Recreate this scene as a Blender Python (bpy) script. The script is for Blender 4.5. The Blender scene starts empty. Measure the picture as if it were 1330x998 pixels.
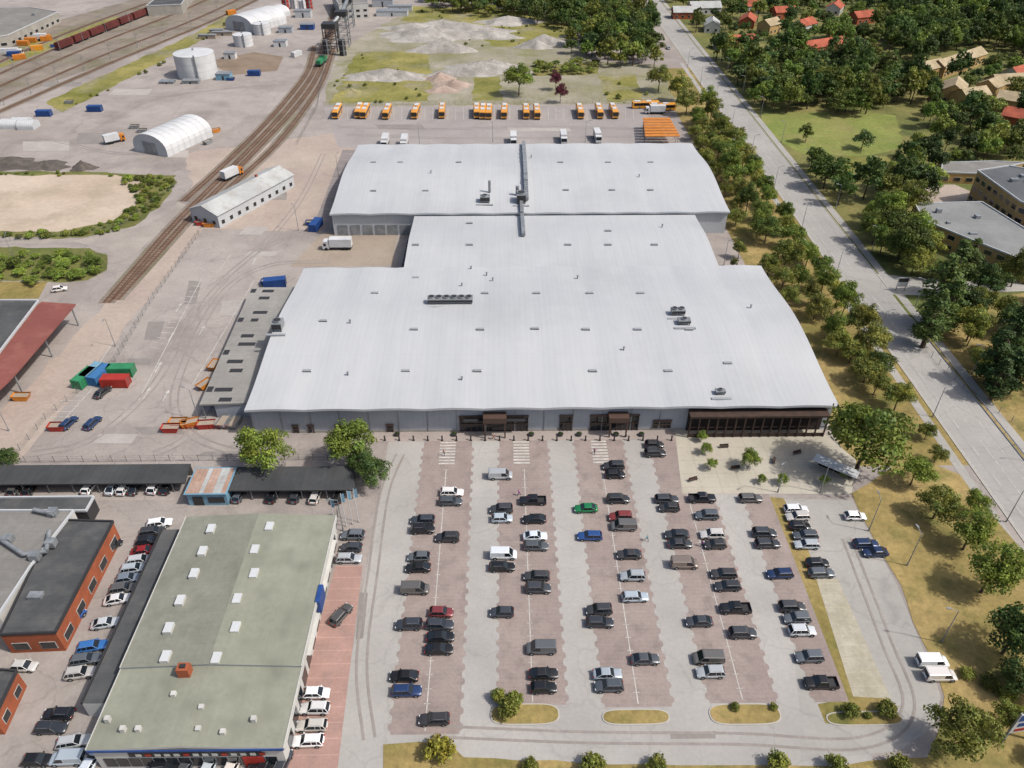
import bpy, math, random
import numpy as np
from mathutils import Vector, Matrix
R=math.radians
random.seed(7); rng=np.random.default_rng(7)
scene=bpy.context.scene
COL=scene.collection
# ------------------------------------------------------------ survey: drone 112 m up, pitch 37.2 deg
HC=112.0; PT=R(37.2); YA=R(0.685)
cp,sp=math.cos(PT),math.sin(PT)
def G(u,v,z=0.0):
    a=(u-665)/1000; b=(499-v)/1000
    dx=a; dy=cp+b*sp; dz=-sp+b*cp
    x=dx*math.cos(YA)+dy*math.sin(YA); y=-dx*math.sin(YA)+dy*math.cos(YA)
    t=(HC-z)/(-dz)
    return (x*t,y*t)
def S(v,z=0): return cp*(v+260)/(HC-z)
def lin(c):
    c=c/255
    return c/12.92 if c<=0.04045 else ((c+0.055)/1.055)**2.4
def C(r,g,b,k=0.66): return (lin(r)*k,lin(g)*k,lin(b)*k,1)
# ------------------------------------------------------------ materials
def mat(name,c,c2=None,s=.05,fine=1.5,fa=.12,rough=.9,bump=0.0,metal=0,spec=.3,crack=0,seam=None,coat=0,objcol=False,detail=8,c3=None,s3=.3,streak=0):
    m=bpy.data.materials.new(name); m.use_nodes=True
    nt=m.node_tree; N=nt.nodes; Lk=nt.links
    bs=N['Principled BSDF']
    bs.inputs['Roughness'].default_value=rough; bs.inputs['Metallic'].default_value=metal
    bs.inputs['Specular IOR Level'].default_value=spec
    bs.inputs['Coat Weight'].default_value=coat
    geo=N.new('ShaderNodeNewGeometry')
    def noise(sc,det=6,ro=.6,stretch=None):
        n=N.new('ShaderNodeTexNoise'); n.inputs['Scale'].default_value=sc; n.inputs['Detail'].default_value=det; n.inputs['Roughness'].default_value=ro
        if stretch:
            v=N.new('ShaderNodeVectorMath'); v.operation='MULTIPLY'; v.inputs[1].default_value=stretch
            Lk.new(geo.outputs['Position'],v.inputs[0]); Lk.new(v.outputs[0],n.inputs['Vector'])
        else: Lk.new(geo.outputs['Position'],n.inputs['Vector'])
        return n
    def mr(src,a,b,c_,d):
        n=N.new('ShaderNodeMapRange'); Lk.new(src,n.inputs['Value'])
        for i,x in zip((1,2,3,4),(a,b,c_,d)): n.inputs[i].default_value=x
        return n.outputs[0]
    def mix(f,A,B,bt='MIX'):
        n=N.new('ShaderNodeMix'); n.data_type='RGBA'; n.blend_type=bt
        if isinstance(f,(int,float)): n.inputs[0].default_value=f
        else: Lk.new(f,n.inputs[0])
        for x,i in ((A,6),(B,7)):
            if isinstance(x,tuple): n.inputs[i].default_value=x
            else: Lk.new(x,n.inputs[i])
        return n.outputs[2]
    cur=c
    if objcol:
        oi=N.new('ShaderNodeObjectInfo'); cur=oi.outputs['Color']
    if c2 is not None:
        n1=noise(s,detail); cur=mix(mr(n1.outputs[0],.38,.62,0,1),cur,c2)
    if c3 is not None:
        n1=noise(s3,5); cur=mix(mr(n1.outputs[0],.5,.68,0,.8),cur,c3)
    def scale(cur,f):
        n=N.new('ShaderNodeVectorMath'); n.operation='SCALE'
        if isinstance(cur,tuple): n.inputs[0].default_value=cur[:3]
        else: Lk.new(cur,n.inputs[0])
        Lk.new(f,n.inputs['Scale']); return n.outputs[0]
    if fa>0:
        nf=noise(fine,4,.7); cur=scale(cur,mr(nf.outputs[0],.25,.75,1-fa,1+fa))
        nm=noise(fine*.12,5,.6); cur=scale(cur,mr(nm.outputs[0],.3,.7,1-fa*.6,1+fa*.6))
    if streak:
        ns=noise(1,5,.6,(.7,.05,.05)); cur=scale(cur,mr(ns.outputs[0],.3,.7,1-streak,1+streak))
    if crack:
        nd=noise(.12,3); vm=N.new('ShaderNodeVectorMath'); vm.operation='MULTIPLY_ADD'
        Lk.new(nd.outputs['Color'],vm.inputs[0]); vm.inputs[1].default_value=(9,9,0); Lk.new(geo.outputs['Position'],vm.inputs[2])
        vo=N.new('ShaderNodeTexVoronoi'); vo.feature='DISTANCE_TO_EDGE'; vo.inputs['Scale'].default_value=.075
        Lk.new(vm.outputs[0],vo.inputs['Vector'])
        cur=scale(cur,mr(vo.outputs['Distance'],.0,.018,1-crack,1))
    if seam:
        sx=N.new('ShaderNodeSeparateXYZ'); Lk.new(geo.outputs['Position'],sx.inputs[0])
        for ax,per,w,dk in seam:
            a=N.new('ShaderNodeMath'); a.operation='DIVIDE'; Lk.new(sx.outputs[ax],a.inputs[0]); a.inputs[1].default_value=per
            b=N.new('ShaderNodeMath'); b.operation='FRACT'; Lk.new(a.outputs[0],b.inputs[0])
            d=N.new('ShaderNodeMath'); d.operation='LESS_THAN'; Lk.new(b.outputs[0],d.inputs[0]); d.inputs[1].default_value=w/per
            cur=scale(cur,mr(d.outputs[0],0,1,1,1-dk))
    if isinstance(cur,tuple): bs.inputs['Base Color'].default_value=cur
    else: Lk.new(cur,bs.inputs['Base Color'])
    if bump:
        nb=noise(fine*.8,6); bp=N.new('ShaderNodeBump'); bp.inputs['Strength'].default_value=bump; bp.inputs['Distance'].default_value=.3
        Lk.new(nb.outputs[0],bp.inputs['Height']); Lk.new(bp.outputs[0],bs.inputs['Normal'])
    return m
GR=mat('grass_ground',C(102,110,56),C(138,130,78),s=.02,fine=.8,fa=.3,bump=.5,c3=C(76,92,42),s3=.06)
DRY=mat('dry_grass',C(136,124,70),C(172,150,98),s=.05,fine=.9,fa=.28,bump=.5,c3=C(98,104,50),s3=.11)
MEAD=mat('meadow_grass',C(116,132,60),C(144,146,80),s=.03,fine=.6,fa=.25,bump=.4,c3=C(150,140,90),s3=.05)
YEL=mat('weedy_grass',C(120,122,54),C(152,144,84),s=.03,fine=.5,fa=.3,bump=.4,c3=C(148,142,122),s3=.05)
YARD=mat('yard_asphalt',C(160,151,146),C(176,168,162),s=.018,fine=1.2,fa=.12,crack=.16,c3=C(146,138,133),s3=.05)
LOT=mat('lot_asphalt',C(174,171,167),C(186,183,179),s=.03,fine=1.5,fa=.08,crack=.10,c3=C(164,161,157),s3=.09)
SVC=mat('service_asphalt',C(166,164,159),C(180,177,172),s=.03,fine=1.5,fa=.09,crack=.14)
ROADM=mat('road_asphalt',C(164,162,158),C(178,175,171),s=.03,fine=1.2,fa=.09,crack=.1,seam=[(0,3.25,.5,.07)])
PURP=mat('brick_paving',C(156,142,137),C(166,153,147),s=.05,fine=2.2,fa=.14,seam=[(1,.8,.12,.07)],c3=C(142,130,126),s3=.35)
PINK=mat('pink_gravel',C(176,160,150),C(188,174,162),s=.03,fine=.9,fa=.14)
SAND=mat('sand_ground',C(204,188,170),C(190,173,153),s=.03,fine=.6,fa=.12,c3=C(176,164,144),s3=.06)
PLAZA=mat('plaza_paving',C(198,192,178),C(186,179,163),s=.06,fine=1.5,fa=.08,seam=[(0,4,.25,.10),(1,4,.25,.10)])
REDP=mat('red_brick_paving',C(182,148,137),C(170,138,129),s=.07,fine=2,fa=.12,seam=[(1,2.5,.15,-.25)],c3=C(160,134,126),s3=.3)
BROWN=mat('loading_paving',C(174,161,146),C(162,149,135),s=.05,fine=1,fa=.12)
BALL=mat('rail_ballast',C(150,140,128),C(134,124,114),s=.05,fine=1.2,fa=.25,c3=C(116,112,84),s3=.04)
RAILB=mat('rusty_track_bed',C(138,118,102),C(118,98,84),s=.1,fine=1.5,fa=.25)
RAIL=mat('steel_rail',C(112,80,62),rough=.5,metal=.2,fa=.05)
SLEEP=mat('sleeper_timber',C(108,88,74),fa=.2)
KERB=mat('kerb_stone',C(190,186,178),fine=2,fa=.1)
WHITE=mat('white_road_paint',C(212,210,205),C(184,182,177),s=.8,fine=3,fa=.18)
ROOF=mat('grey_metal_roof',C(192,195,199),C(199,202,205),s=.02,fine=.4,fa=.02,rough=.6,spec=.3,seam=[(0,1.28,.16,.05),(1,21.0,.2,.04)],c3=C(186,189,192),s3=.03,streak=.035)
ROOF2=mat('grey_roof_trim',C(202,206,210),fa=.03,rough=.5)
FAC=mat('grey_blue_cladding',C(178,184,192),C(170,176,186),s=.15,fine=1,fa=.04,rough=.6,seam=[(0,1.2,.1,.10)])
FAC2=mat('light_cladding',C(204,208,212),C(194,198,202),s=.15,fa=.04,rough=.6,seam=[(0,1.2,.1,.08)])
DARKM=mat('dark_metal',C(60,60,62),fa=.1,rough=.5)
GLS=mat('dark_glass',C(34,40,46),fa=.05,rough=.08,spec=.6)
FRM=mat('brown_window_frame',C(92,74,66),fa=.1,rough=.5)
TIMB=mat('brown_porch_timber',C(84,66,58),C(68,56,50),s=.5,fa=.1)
METL=mat('galvanised_metal',C(170,174,178),C(140,146,150),s=.6,rough=.45,metal=.3,fa=.1)
WALLW=mat('white_render',C(212,212,208),C(198,198,194),s=.2,fa=.05)
FELT=mat('green_grey_roof_felt',C(136,138,126),C(148,149,137),s=.08,fine=1.2,fa=.1,seam=[(1,3.0,.15,.05)],c3=C(122,124,112),s3=.12,streak=.04)
FELT2=mat('pale_roof_felt',C(144,147,132),C(154,156,141),s=.1,fine=1.2,fa=.1,c3=C(130,132,119),s3=.15,streak=.05)
BLKR=mat('black_roof_felt',C(76,78,80),C(92,94,96),s=.1,fine=1,fa=.12,seam=[(1,1.5,.12,.1)],c3=C(100,100,98),s3=.2)
BLKG=mat('carport_roof',C(66,68,70),C(78,80,82),s=.1,fine=1,fa=.1,seam=[(0,1.2,.12,.14)],streak=.08)
LTR=mat('flat_roof_felt',C(140,138,134),C(126,124,121),s=.1,fine=1,fa=.1,seam=[(1,2.2,.2,.08)],c3=C(154,152,148),s3=.2)
ANR=mat('annex_roof',C(162,160,155),C(148,146,142),s=.1,fine=1,fa=.1,seam=[(1,2.2,.2,.08)])
ORB=mat('orange_brick',C(174,98,66),C(160,88,60),s=.4,fine=3,fa=.12,seam=[(2,.3,.05,.15)])
YBR=mat('yellow_brick',C(200,168,114),C(186,154,102),s=.3,fine=3,fa=.1)
REDR=mat('red_metal_roof',C(148,90,82),C(136,80,74),s=.08,fine=1,fa=.08,seam=[(1,1.0,.12,.12)],c3=C(158,104,94),s3=.15)
REDT=mat('red_tile_roof',C(188,102,78),C(160,86,66),s=.2,fine=1.5,fa=.2)
BEIR=mat('beige_tile_roof',C(190,174,144),C(166,150,120),s=.2,fine=1.5,fa=.18)
GRYR=mat('weathered_roof',C(194,197,196),C(176,179,179),s=.1,fine=1,fa=.08,seam=[(1,1.0,.1,.1)],c3=C(170,166,160),s3=.2)
BLUE=mat('blue_paint',C(46,84,150),C(40,74,136),s=.5,fa=.1,rough=.5)
RED=mat('red_paint',C(184,60,50),C(164,54,46),s=.5,fa=.1,rough=.5)
GRN=mat('green_paint',C(60,146,100),C(52,130,90),s=.5,fa=.1,rough=.5)
TEAL=mat('pale_blue_paint',C(130,172,196),C(118,160,184),s=.5,fa=.1,rough=.5)
ORG=mat('orange_paint',C(220,140,52),C(200,124,46),s=.5,fa=.1,rough=.5)
YELP=mat('bus_yellow_paint',C(236,162,50),fa=.04,rough=.35,spec=.5)
WHP=mat('white_paint',C(222,224,226),C(208,210,212),s=.2,fa=.04,rough=.45,spec=.4)
BLK=mat('black_rubber',C(34,34,35),fa=.1,rough=.8)
TYRE=BLK
GRAV=mat('grey_gravel',C(186,182,176),C(162,158,152),s=.15,fine=1.2,fa=.28,bump=.9,c3=C(140,136,130),s3=.08)
CONC=mat('concrete',C(178,174,166),C(160,156,148),s=.2,fa=.1)
PAINT=mat('car_paint',(1,1,1,1),objcol=True,fa=.0,rough=.3,metal=.25,spec=.5,coat=.5)
HEADL=mat('headlamp_glass',C(225,228,230),fa=0,rough=.1,spec=.8)
TAILL=mat('tail_lamp',C(170,30,26),fa=0,rough=.2)
SKINM=mat('person_clothes',(1,1,1,1),objcol=True,fa=.1,rough=.9)
DOME=mat('skylight_dome',C(212,216,218),fa=.05,rough=.3)
VCAP=mat('vent_cap',C(158,163,168),fa=.1)
VDK=mat('vent_louvre',C(104,108,112),fa=.1)
CPW=mat('carport_back_wall',C(110,108,104),fa=.1)
RUST=mat('rusty_sheet',C(190,164,150),C(172,140,122),s=.3,fa=.15)
WAG=mat('dark_red_wagon',C(112,54,50),C(92,44,42),s=.1,fa=.2)
TYM=mat('tyre_track_asphalt',C(150,143,138),C(162,154,149),s=.3,fa=.12)
# leaves
def leafmat():
    m=bpy.data.materials.new('foliage'); m.use_nodes=True; nt=m.node_tree; N=nt.nodes; Lk=nt.links
    bs=N['Principled BSDF']; bs.inputs['Roughness'].default_value=.6; bs.inputs['Specular IOR Level'].default_value=.25
    at=N.new('ShaderNodeAttribute'); at.attribute_name='tint'
    oi=N.new('ShaderNodeObjectInfo')
    mx=N.new('ShaderNodeMix'); mx.data_type='RGBA'; mx.blend_type='MULTIPLY'; mx.inputs[0].default_value=1
    Lk.new(at.outputs['Color'],mx.inputs[6]); Lk.new(oi.outputs['Color'],mx.inputs[7])
    Lk.new(mx.outputs[2],bs.inputs['Base Color'])
    tr=N.new('ShaderNodeBsdfTranslucent'); Lk.new(mx.outputs[2],tr.inputs['Color'])
    ms=N.new('ShaderNodeMixShader'); ms.inputs[0].default_value=.3
    Lk.new(bs.outputs[0],ms.inputs[1]); Lk.new(tr.outputs[0],ms.inputs[2])
    Lk.new(ms.outputs[0],N['Material Output'].inputs['Surface']); return m
LEAF=leafmat()
BARK=mat('bark',C(110,92,76),C(86,72,60),s=3,fa=.2)
# ------------------------------------------------------------ mesh builder
class MB:
    def __init__(s): s.v=[];s.f=[];s.m=[];s.mats=[];s.sm=[]
    def mi(s,m):
        if m not in s.mats: s.mats.append(m)
        return s.mats.index(m)
    def face(s,pts,m,sm=False):
        b=len(s.v); s.v+= [tuple(p) for p in pts]; s.f.append(tuple(range(b,b+len(pts)))); s.m.append(s.mi(m)); s.sm.append(sm)
    def mesh(s,vs,fs,m,sm=False):
        b=len(s.v); s.v+=[tuple(p) for p in vs]; i=s.mi(m)
        for f in fs: s.f.append(tuple(b+k for k in f)); s.m.append(i); s.sm.append(sm)
    def prism(s,pts,z0,z1,ms,mt=None):
        a=sum(pts[i][0]*pts[(i+1)%len(pts)][1]-pts[(i+1)%len(pts)][0]*pts[i][1] for i in range(len(pts)))
        if a<0: pts=pts[::-1]
        n=len(pts)
        s.mesh([(x,y,z0) for x,y in pts]+[(x,y,z1) for x,y in pts],[(i,(i+1)%n,n+(i+1)%n,n+i) for i in range(n)]+[tuple(range(n))[::-1]],ms)
        s.face([(x,y,z1) for x,y in pts],mt or ms)
    def box(s,x0,x1,y0,y1,z0,z1,m,mt=None): s.prism([(x0,y0),(x1,y0),(x1,y1),(x0,y1)],z0,z1,m,mt)
    def obox(s,c,L,W,z0,z1,a,m,mt=None):
        ca,sa=math.cos(a),math.sin(a)
        s.prism([(c[0]+x*ca-y*sa,c[1]+x*sa+y*ca) for x,y in ((-L/2,-W/2),(L/2,-W/2),(L/2,W/2),(-L/2,W/2))],z0,z1,m,mt)
    def tube(s,p,q,r,m,n=8,r2=None,cap=True,sm=True):
        p=Vector(p);q=Vector(q);d=(q-p)
        if d.length<1e-6: return
        d.normalize(); a=d.orthogonal().normalized(); b=d.cross(a); r2=r if r2 is None else r2
        vs=[];
        for c,rr in ((p,r),(q,r2)):
            for i in range(n):
                t=2*math.pi*i/n; vs.append(c+a*math.cos(t)*rr+b*math.sin(t)*rr)
        s.mesh(vs,[(i,(i+1)%n,n+(i+1)%n,n+i) for i in range(n)],m,sm)
        if cap: s.mesh(vs,[tuple(range(n))[::-1],tuple(range(n,2*n))],m)
    def data(s,name):
        me=bpy.data.meshes.new(name); me.from_pydata(s.v,[],s.f)
        for m in s.mats: me.materials.append(m)
        me.polygons.foreach_set('material_index',s.m); me.polygons.foreach_set('use_smooth',s.sm); me.update(); return me
    def obj(s,name,parent=None):
        return put(s.data(name),name,parent=parent)
def put(me,name,loc=(0,0,0),rz=0,sc=1,color=None,parent=None):
    o=bpy.data.objects.new(name,me); COL.objects.link(o); o.location=loc; o.rotation_euler=(0,0,rz)
    o.scale=(sc,)*3 if isinstance(sc,(int,float)) else sc
    if color: o.color=color
    if parent: o.parent=parent
    return o
def empty(name,loc=(0,0,0)):
    o=bpy.data.objects.new(name,None); COL.objects.link(o); o.location=loc; return o
def sheetw(name,pts,z,m):
    a=sum(pts[i][0]*pts[(i+1)%len(pts)][1]-pts[(i+1)%len(pts)][0]*pts[i][1] for i in range(len(pts)))
    if a<0: pts=pts[::-1]
    b=MB(); b.face([(x,y,z) for x,y in pts],m); return b.obj(name)
ZC=[0]
def sheet(name,px,z,m,wob=0):
    pts=[G(*p) for p in px]
    if wob: pts=wobble(pts,wob)
    ZC[0]+=1
    return sheetw(name,pts,z+ZC[0]*.0001,m)
def wobble(pts,w):
    out=[];n=len(pts)
    for i in range(n):
        a=pts[i];b=pts[(i+1)%n];d=math.dist(a,b);k=max(1,int(d/4))
        for j in range(k):
            t=j/k; out.append((a[0]+(b[0]-a[0])*t+random.uniform(-w,w),a[1]+(b[1]-a[1])*t+random.uniform(-w,w)))
    return out
def smooth(pts,k=6):
    out=[];n=len(pts)
    for i in range(n-1):
        p0=pts[max(0,i-1)];p1=pts[i];p2=pts[i+1];p3=pts[min(n-1,i+2)]
        for j in range(k):
            t=j/k
            out.append(tuple(.5*((2*p1[c])+(-p0[c]+p2[c])*t+(2*p0[c]-5*p1[c]+4*p2[c]-p3[c])*t*t+(-p0[c]+3*p1[c]-3*p2[c]+p3[c])*t**3) for c in (0,1)))
    out.append(pts[-1]); return out
def ribbon(b,pts,w,z,m,off=0,h=0):
    L=[];Rr=[]
    for i,p in enumerate(pts):
        a=pts[max(0,i-1)];c=pts[min(len(pts)-1,i+1)];d=Vector((c[0]-a[0],c[1]-a[1])).normalized();n=Vector((-d.y,d.x))
        L.append((p[0]+n.x*(off+w/2),p[1]+n.y*(off+w/2)));Rr.append((p[0]+n.x*(off-w/2),p[1]+n.y*(off-w/2)))
    for i in range(len(pts)-1):
        q=[Rr[i],Rr[i+1],L[i+1],L[i]]
        if h: b.prism(q,z,z+h,m)
        else: b.face([(x,y,z) for x,y in q],m)
# ------------------------------------------------------------ ground sheets
sheetw('ground',[(-3000,-600),(3000,-600),(3000,6000),(-3000,6000)],0,GR)
sheetw('yard_asphalt_ground',[(-420,20),(98,20),(98,760),(-900,760),(-900,20)],.01,YARD)
sheetw('verge_grass',[(73,118),(98,118),(98,420),(78,420),(78,300),(73,300)],.0205,DRY)
sheetw('car_park_asphalt',[(-25.5,40),(53.5,40),(53.5,128.6),(-25.5,128.6)],.0265,LOT)
sheet('service_road',[(1012,648),(1106,650),(1165,760),(1210,870),(1222,905),(1212,945),(1170,975),(1040,990),(1040,940)],.03,SVC)
sheet('grass_strip',[(995,645),(1018,648),(1045,700),(1062,752),(1085,820),(1112,880),(1165,918),(1166,938),(1150,943),(1072,940),(1062,915),(1096,908)],.045,DRY)
sheet('gravel_bay',[(1060,752),(1088,752),(1157,908),(1108,905)],.055,mat('pale_gravel_bay',C(188,182,166),C(174,168,148),s=.2,fine=1.2,fa=.18,seam=[(1,2.5,.12,-.15)]))
sheet('lawn',[(1106,640),(1150,612),(1190,590),(1248,618),(1330,722),(1420,850),(1420,1080),(1200,1080),(1200,985),(1218,950),(1226,905),(1212,865),(1168,760)],.06,DRY,.4)
sheet('front_verge_grass',[(500,966),(586,966),(602,986),(800,992),(1050,996),(1205,984),(1300,1060),(1200,1150),(480,1150)],.066,DRY,.3)
sheet('plaza_paving',[(876,557),(1062,557),(1112,598),(1106,642),(992,642),(886,642)],.072,PLAZA)
sheet('storefront_pavement',[(486,560),(880,557),(880,571),(484,574)],.052,mat('storefront_paving',C(178,166,160),C(166,156,150),s=.1,fa=.1))
sheet('red_brick_pavement',[(436,735),(471,735),(431,1060),(345,1060)],.033,REDP)
sheet('left_lot_asphalt',[(-200,650),(448,650),(436,735),(345,1060),(-300,1060)],.016,mat('old_lot_asphalt',C(160,152,147),C(172,164,158),s=.05,fine=1.5,fa=.12,crack=.15,c3=C(146,139,134),s3=.12))
sheet('loading_bay_paving',[(420,302),(516,302),(510,345),(376,347)],.034,BROWN)
sheet('bus_yard_asphalt',[(420,140),(835,137),(860,187),(440,192)],.022,mat('bus_asphalt',C(162,156,154),C(172,166,163),s=.03,fine=1,fa=.12,c3=C(148,142,140),s3=.06))
sheet('dark_yard_asphalt',[(445,195),(462,195),(425,300),(405,300)],.038,mat('worn_asphalt',C(140,132,130),C(152,144,142),s=.05,fa=.1))
sheet('sand_lot',[(-80,228),(150,228),(186,238),(180,262),(150,286),(90,300),(-80,303)],.044,SAND,1)
sheet('weedy_rim',[(-80,222),(120,224),(228,228),(226,250),(180,292),(110,310),(-80,313)],.03,GR,1)
sheet('scrub_ground',[(-80,322),(120,322),(142,330),(136,352),(110,366),(-80,366)],.03,GR,1)
sheet('dry_patch_grass',[(-80,366),(62,366),(50,388),(-80,390)],.022,DRY)
sheet('gravel_track',[(-80,303),(100,312),(200,290),(232,262),(246,268),(190,318),(150,345),(145,322),(100,316),(-80,320)],.048,mat('grey_gravel_track',C(176,168,160),C(162,154,147),s=.06,fa=.15),.6)
sheet('pink_gravel_ground',[(240,200),(440,172),(462,192),(425,290),(400,300),(260,298)],.0185,PINK,1)
sheet('pink_gravel_track',[(138,395),(225,310),(300,225),(345,205),(260,300),(130,470),(-10,640),(-60,600)],.0255,PINK,.8)
sheet('field_gravel',[(440,65),(530,15),(740,20),(770,80),(860,85),(880,135),(420,138)],.022,mat('gravel_field',C(168,162,148),C(142,138,110),s=.03,fine=.6,fa=.2,c3=C(124,126,78),s3=.045),1.5)
sheet('weedy_field',[(462,68),(556,66),(562,100),(556,132),(430,134)],.033,YEL,1.5)
sheet('weedy_field',[(530,8),(740,15),(745,40),(700,62),(640,60),(600,32),(520,28)],.033,YEL,1.5)
sheet('weedy_field',[(616,100),(650,100),(652,131),(612,131)],.033,YEL,1)
sheet('weedy_field',[(690,85),(776,82),(780,97),(692,99)],.033,GR,1)
sheet('weedy_field',[(778,100),(826,98),(836,132),(790,133)],.033,YEL,1)
sheet('meadow',[(985,148),(1100,145),(1165,150),(1172,190),(1130,203),(1040,200),(1000,175)],.03,MEAD,1)
sheet('meadow',[(1080,205),(1165,203),(1150,228),(1100,232)],.036,YEL,1)
sheet('meadow',[(1150,440),(1330,380),(1400,600),(1330,610)],.024,DRY,.6)
sheet('schoolyard_ground',[(1180,240),(1240,240),(1290,262),(1186,268)],.03,PINK)
sheet('side_road',[(1100,352),(1240,366),(1400,362),(1400,376),(1235,382),(1200,384),(1125,382)],.04,SVC)
sheet('railway_corridor',[(-160,95),(170,0),(240,-30),(360,-30),(330,0),(200,62),(-160,185)],.022,BALL,1)
sheet('grass_embankment',[(60,132),(250,45),(300,18),(315,24),(240,64),(80,147)],.033,YEL,1)
sheet('grass_embankment',[(20,62),(150,20),(160,24),(30,70)],.036,YEL,1)
sheet('grass_embankment',[(-60,98),(90,50),(100,54),(-60,108)],.039,YEL,1)
sheet('oil_ground',[(270,80),(330,68),(368,74),(360,92),(300,98)],.033,mat('stained_ground',C(150,132,114),C(130,114,98),s=.05,fa=.2))
PT1=mat('dark_patch_asphalt',C(152,146,142),C(142,136,132),s=.2,fa=.1); PT2=mat('light_patch_asphalt',C(186,180,175),C(176,170,165),s=.2,fa=.1)
random.seed(5)
for i,(u,v,w_,h_) in enumerate([(180,470,30,8),(300,400,26,20),(250,380,16,30),(330,300,30,10),(210,560,60,10),(170,120,50,8),(120,180,40,14),(230,200,30,10),(360,250,24,20),(340,330,40,6),(80,110,50,6),(60,190,60,12),(520,165,60,6),(700,168,80,5),(300,590,80,6),(400,470,20,40),(470,800,10,60),(520,600,6,20),(900,955,60,8),(150,570,50,12),(200,430,20,24)]):
    a=random.uniform(-6,6); sheet('asphalt_patch',[(u-w_/2+a,v-h_/2),(u+w_/2+a,v-h_/2),(u+w_/2-a,v+h_/2),(u-w_/2-a,v+h_/2)],.041 if v>590 and u>440 else .028,(PT1,PT2)[i%2],.15)
# tyre tracks worn into the yard
tt=MB(); zz=.062
for px in [[(400,300),(330,330),(260,400),(200,500),(120,570),(40,590)],[(430,340),(350,345),(290,380),(240,470),(230,540),(300,585),(480,590)],[(380,360),(330,400),(300,470),(250,560),(200,590)],[(420,200),(390,260),(340,320),(280,370)],[(120,170),(200,130),(300,115),(370,110)],[(60,180),(160,200),(260,190),(330,150)],[(440,165),(560,168),(700,165),(830,168)],[(450,175),(600,180),(820,178)],[(560,950),(760,958),(960,960),(1120,965),(1180,920),(1150,830),(1100,700)],[(480,960),(470,860),(485,740),(500,640),(520,590)]]:
    pts=smooth([G(*p) for p in px],8)
    for o in (-.85,.85): ribbon(tt,pts,.42,zz,TYM,o)
    zz+=.0007
tt.obj('tyre_tracks_on_ground')
# car-park strips
st=MB()
Xs=[-17.6,-1.2,15.2,31.6]
ranges=[(60.5,127),(65,127),(64.5,127),(65,127)]
zs=.047
for x,(y0,y1) in zip(Xs,ranges):
    st.face([(x,y0,zs),(x+10.4,y0,zs),(x+10.4,y1,zs),(x,y1,zs)],PURP)
    y=y0+1.2
    while y<y1-1:
        for xe,sg in ((x,-1),(x+10.4,1)):
            st.face([(xe,y-.75,zs),(xe+sg*.5,y-.35,zs),(xe+sg*.5,y+.35,zs),(xe,y+.75,zs)][::(1 if sg>0 else -1)],PURP)
        y+=2.5
x=48;y0,y1=65,111
st.face([(x,y0,zs),(x+5.3,y0,zs),(x+5.3,y1,zs),(x,y1,zs)],PURP)
y=y0+1.2
while y<y1-1:
    st.face([(x,y-.75,zs),(x,y+.75,zs),(x-.5,y+.35,zs),(x-.5,y-.35,zs)],PURP); y+=2.5
st.obj('parking_bay_paving')
mk=MB()
for x,(y0,y1) in zip(Xs,ranges):
    mk.box(x+5.12,x+5.28,y0+.5,y1-9,.048,.057,WHITE)
    y=y0+2.45
    while y<y1-9:
        for xe in (x-.35,x+10.45): mk.box(xe,xe+.3,y-.06,y+.06,.048,.058,WHITE)
        mk.box(x+4.7,x+5.05,y-.05,y+.05,.048,.057,WHITE); mk.box(x+5.35,x+5.7,y-.05,y+.05,.048,.057,WHITE)
        y+=2.5
for uc in (575,671,773):
    X=(uc-650)/S(588)
    for i in range(8): mk.box(X-1.7,X+1.7,119.6+i*.95,120.05+i*.95,.048,.058,WHITE)
mk.obj('parking_markings')
# islands
def island(u0,u1,v0,v1,name='kerbed_island'):
    x0,y1=G(u0,v0);x1,_=G(u1,v0);_,y0=G(u0,v1)
    cx,cy=(x0+x1)/2,(y0+y1)/2;a,b=(x1-x0)/2,(y1-y0)/2
    def pts(e):
        o=[]
        for i in range(40):
            t=2*math.pi*i/40; c,s_=math.cos(t),math.sin(t)
            o.append((cx+(a-e)*math.copysign(abs(c)**.45,c),cy+(b-e)*math.copysign(abs(s_)**.75,s_)))
        return o
    m=MB(); m.prism(pts(0),.02,.15,KERB); m.prism(pts(.2),.1,.19,DRY); m.obj(name)
island(637,726,915,943); island(781,868,922,943); island(918,1010,915,943); island(1070,1168,925,944)
# ------------------------------------------------------------ main road
rd=MB(); rd.face([(98.3,-60,.03),(110.3,-60,.03),(110.3,1500,.03),(98.3,1500,.03)],ROADM); rd.obj('main_road')
sw=MB()
sw.face([(111.2,-60,.035),(113.6,-60,.035),(113.6,700,.035),(111.2,700,.035)],SVC); sw.obj('cycle_path')
sw=MB()
sw.face([(94.6,60,.035),(96.6,60,.035),(96.6,430,.035),(94.6,430,.035)],SVC); sw.obj('footpath')
kb=MB(); kb.box(98.05,98.3,-60,430,.0,.13,KERB); kb.box(110.3,110.55,-60,176,.0,.13,KERB); kb.box(110.3,110.55,192,700,.0,.13,KERB); kb.obj('road_kerb')
mr_=MB()
y=40
while y<700:
    mr_.box(101.5,101.62,y,y+3,.032,.039,WHITE); mr_.box(107.2,107.32,y,y+3,.032,.039,WHITE); y+=9
mr_.box(104.2,104.34,40,700,.032,.039,WHITE); mr_.box(98.6,98.72,40,700,.032,.039,WHITE); mr_.box(109.9,110.0,40,700,.032,.039,WHITE)
mr_.obj('road_markings')
gr=MB()
for i in range(28): 
    y=60+i*4; gr.box(110.75,110.83,y,y+.08,.0,.75,METL)
gr.box(110.72,110.86,60,172,.6,.8,METL); gr.obj('guard_rail')
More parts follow.
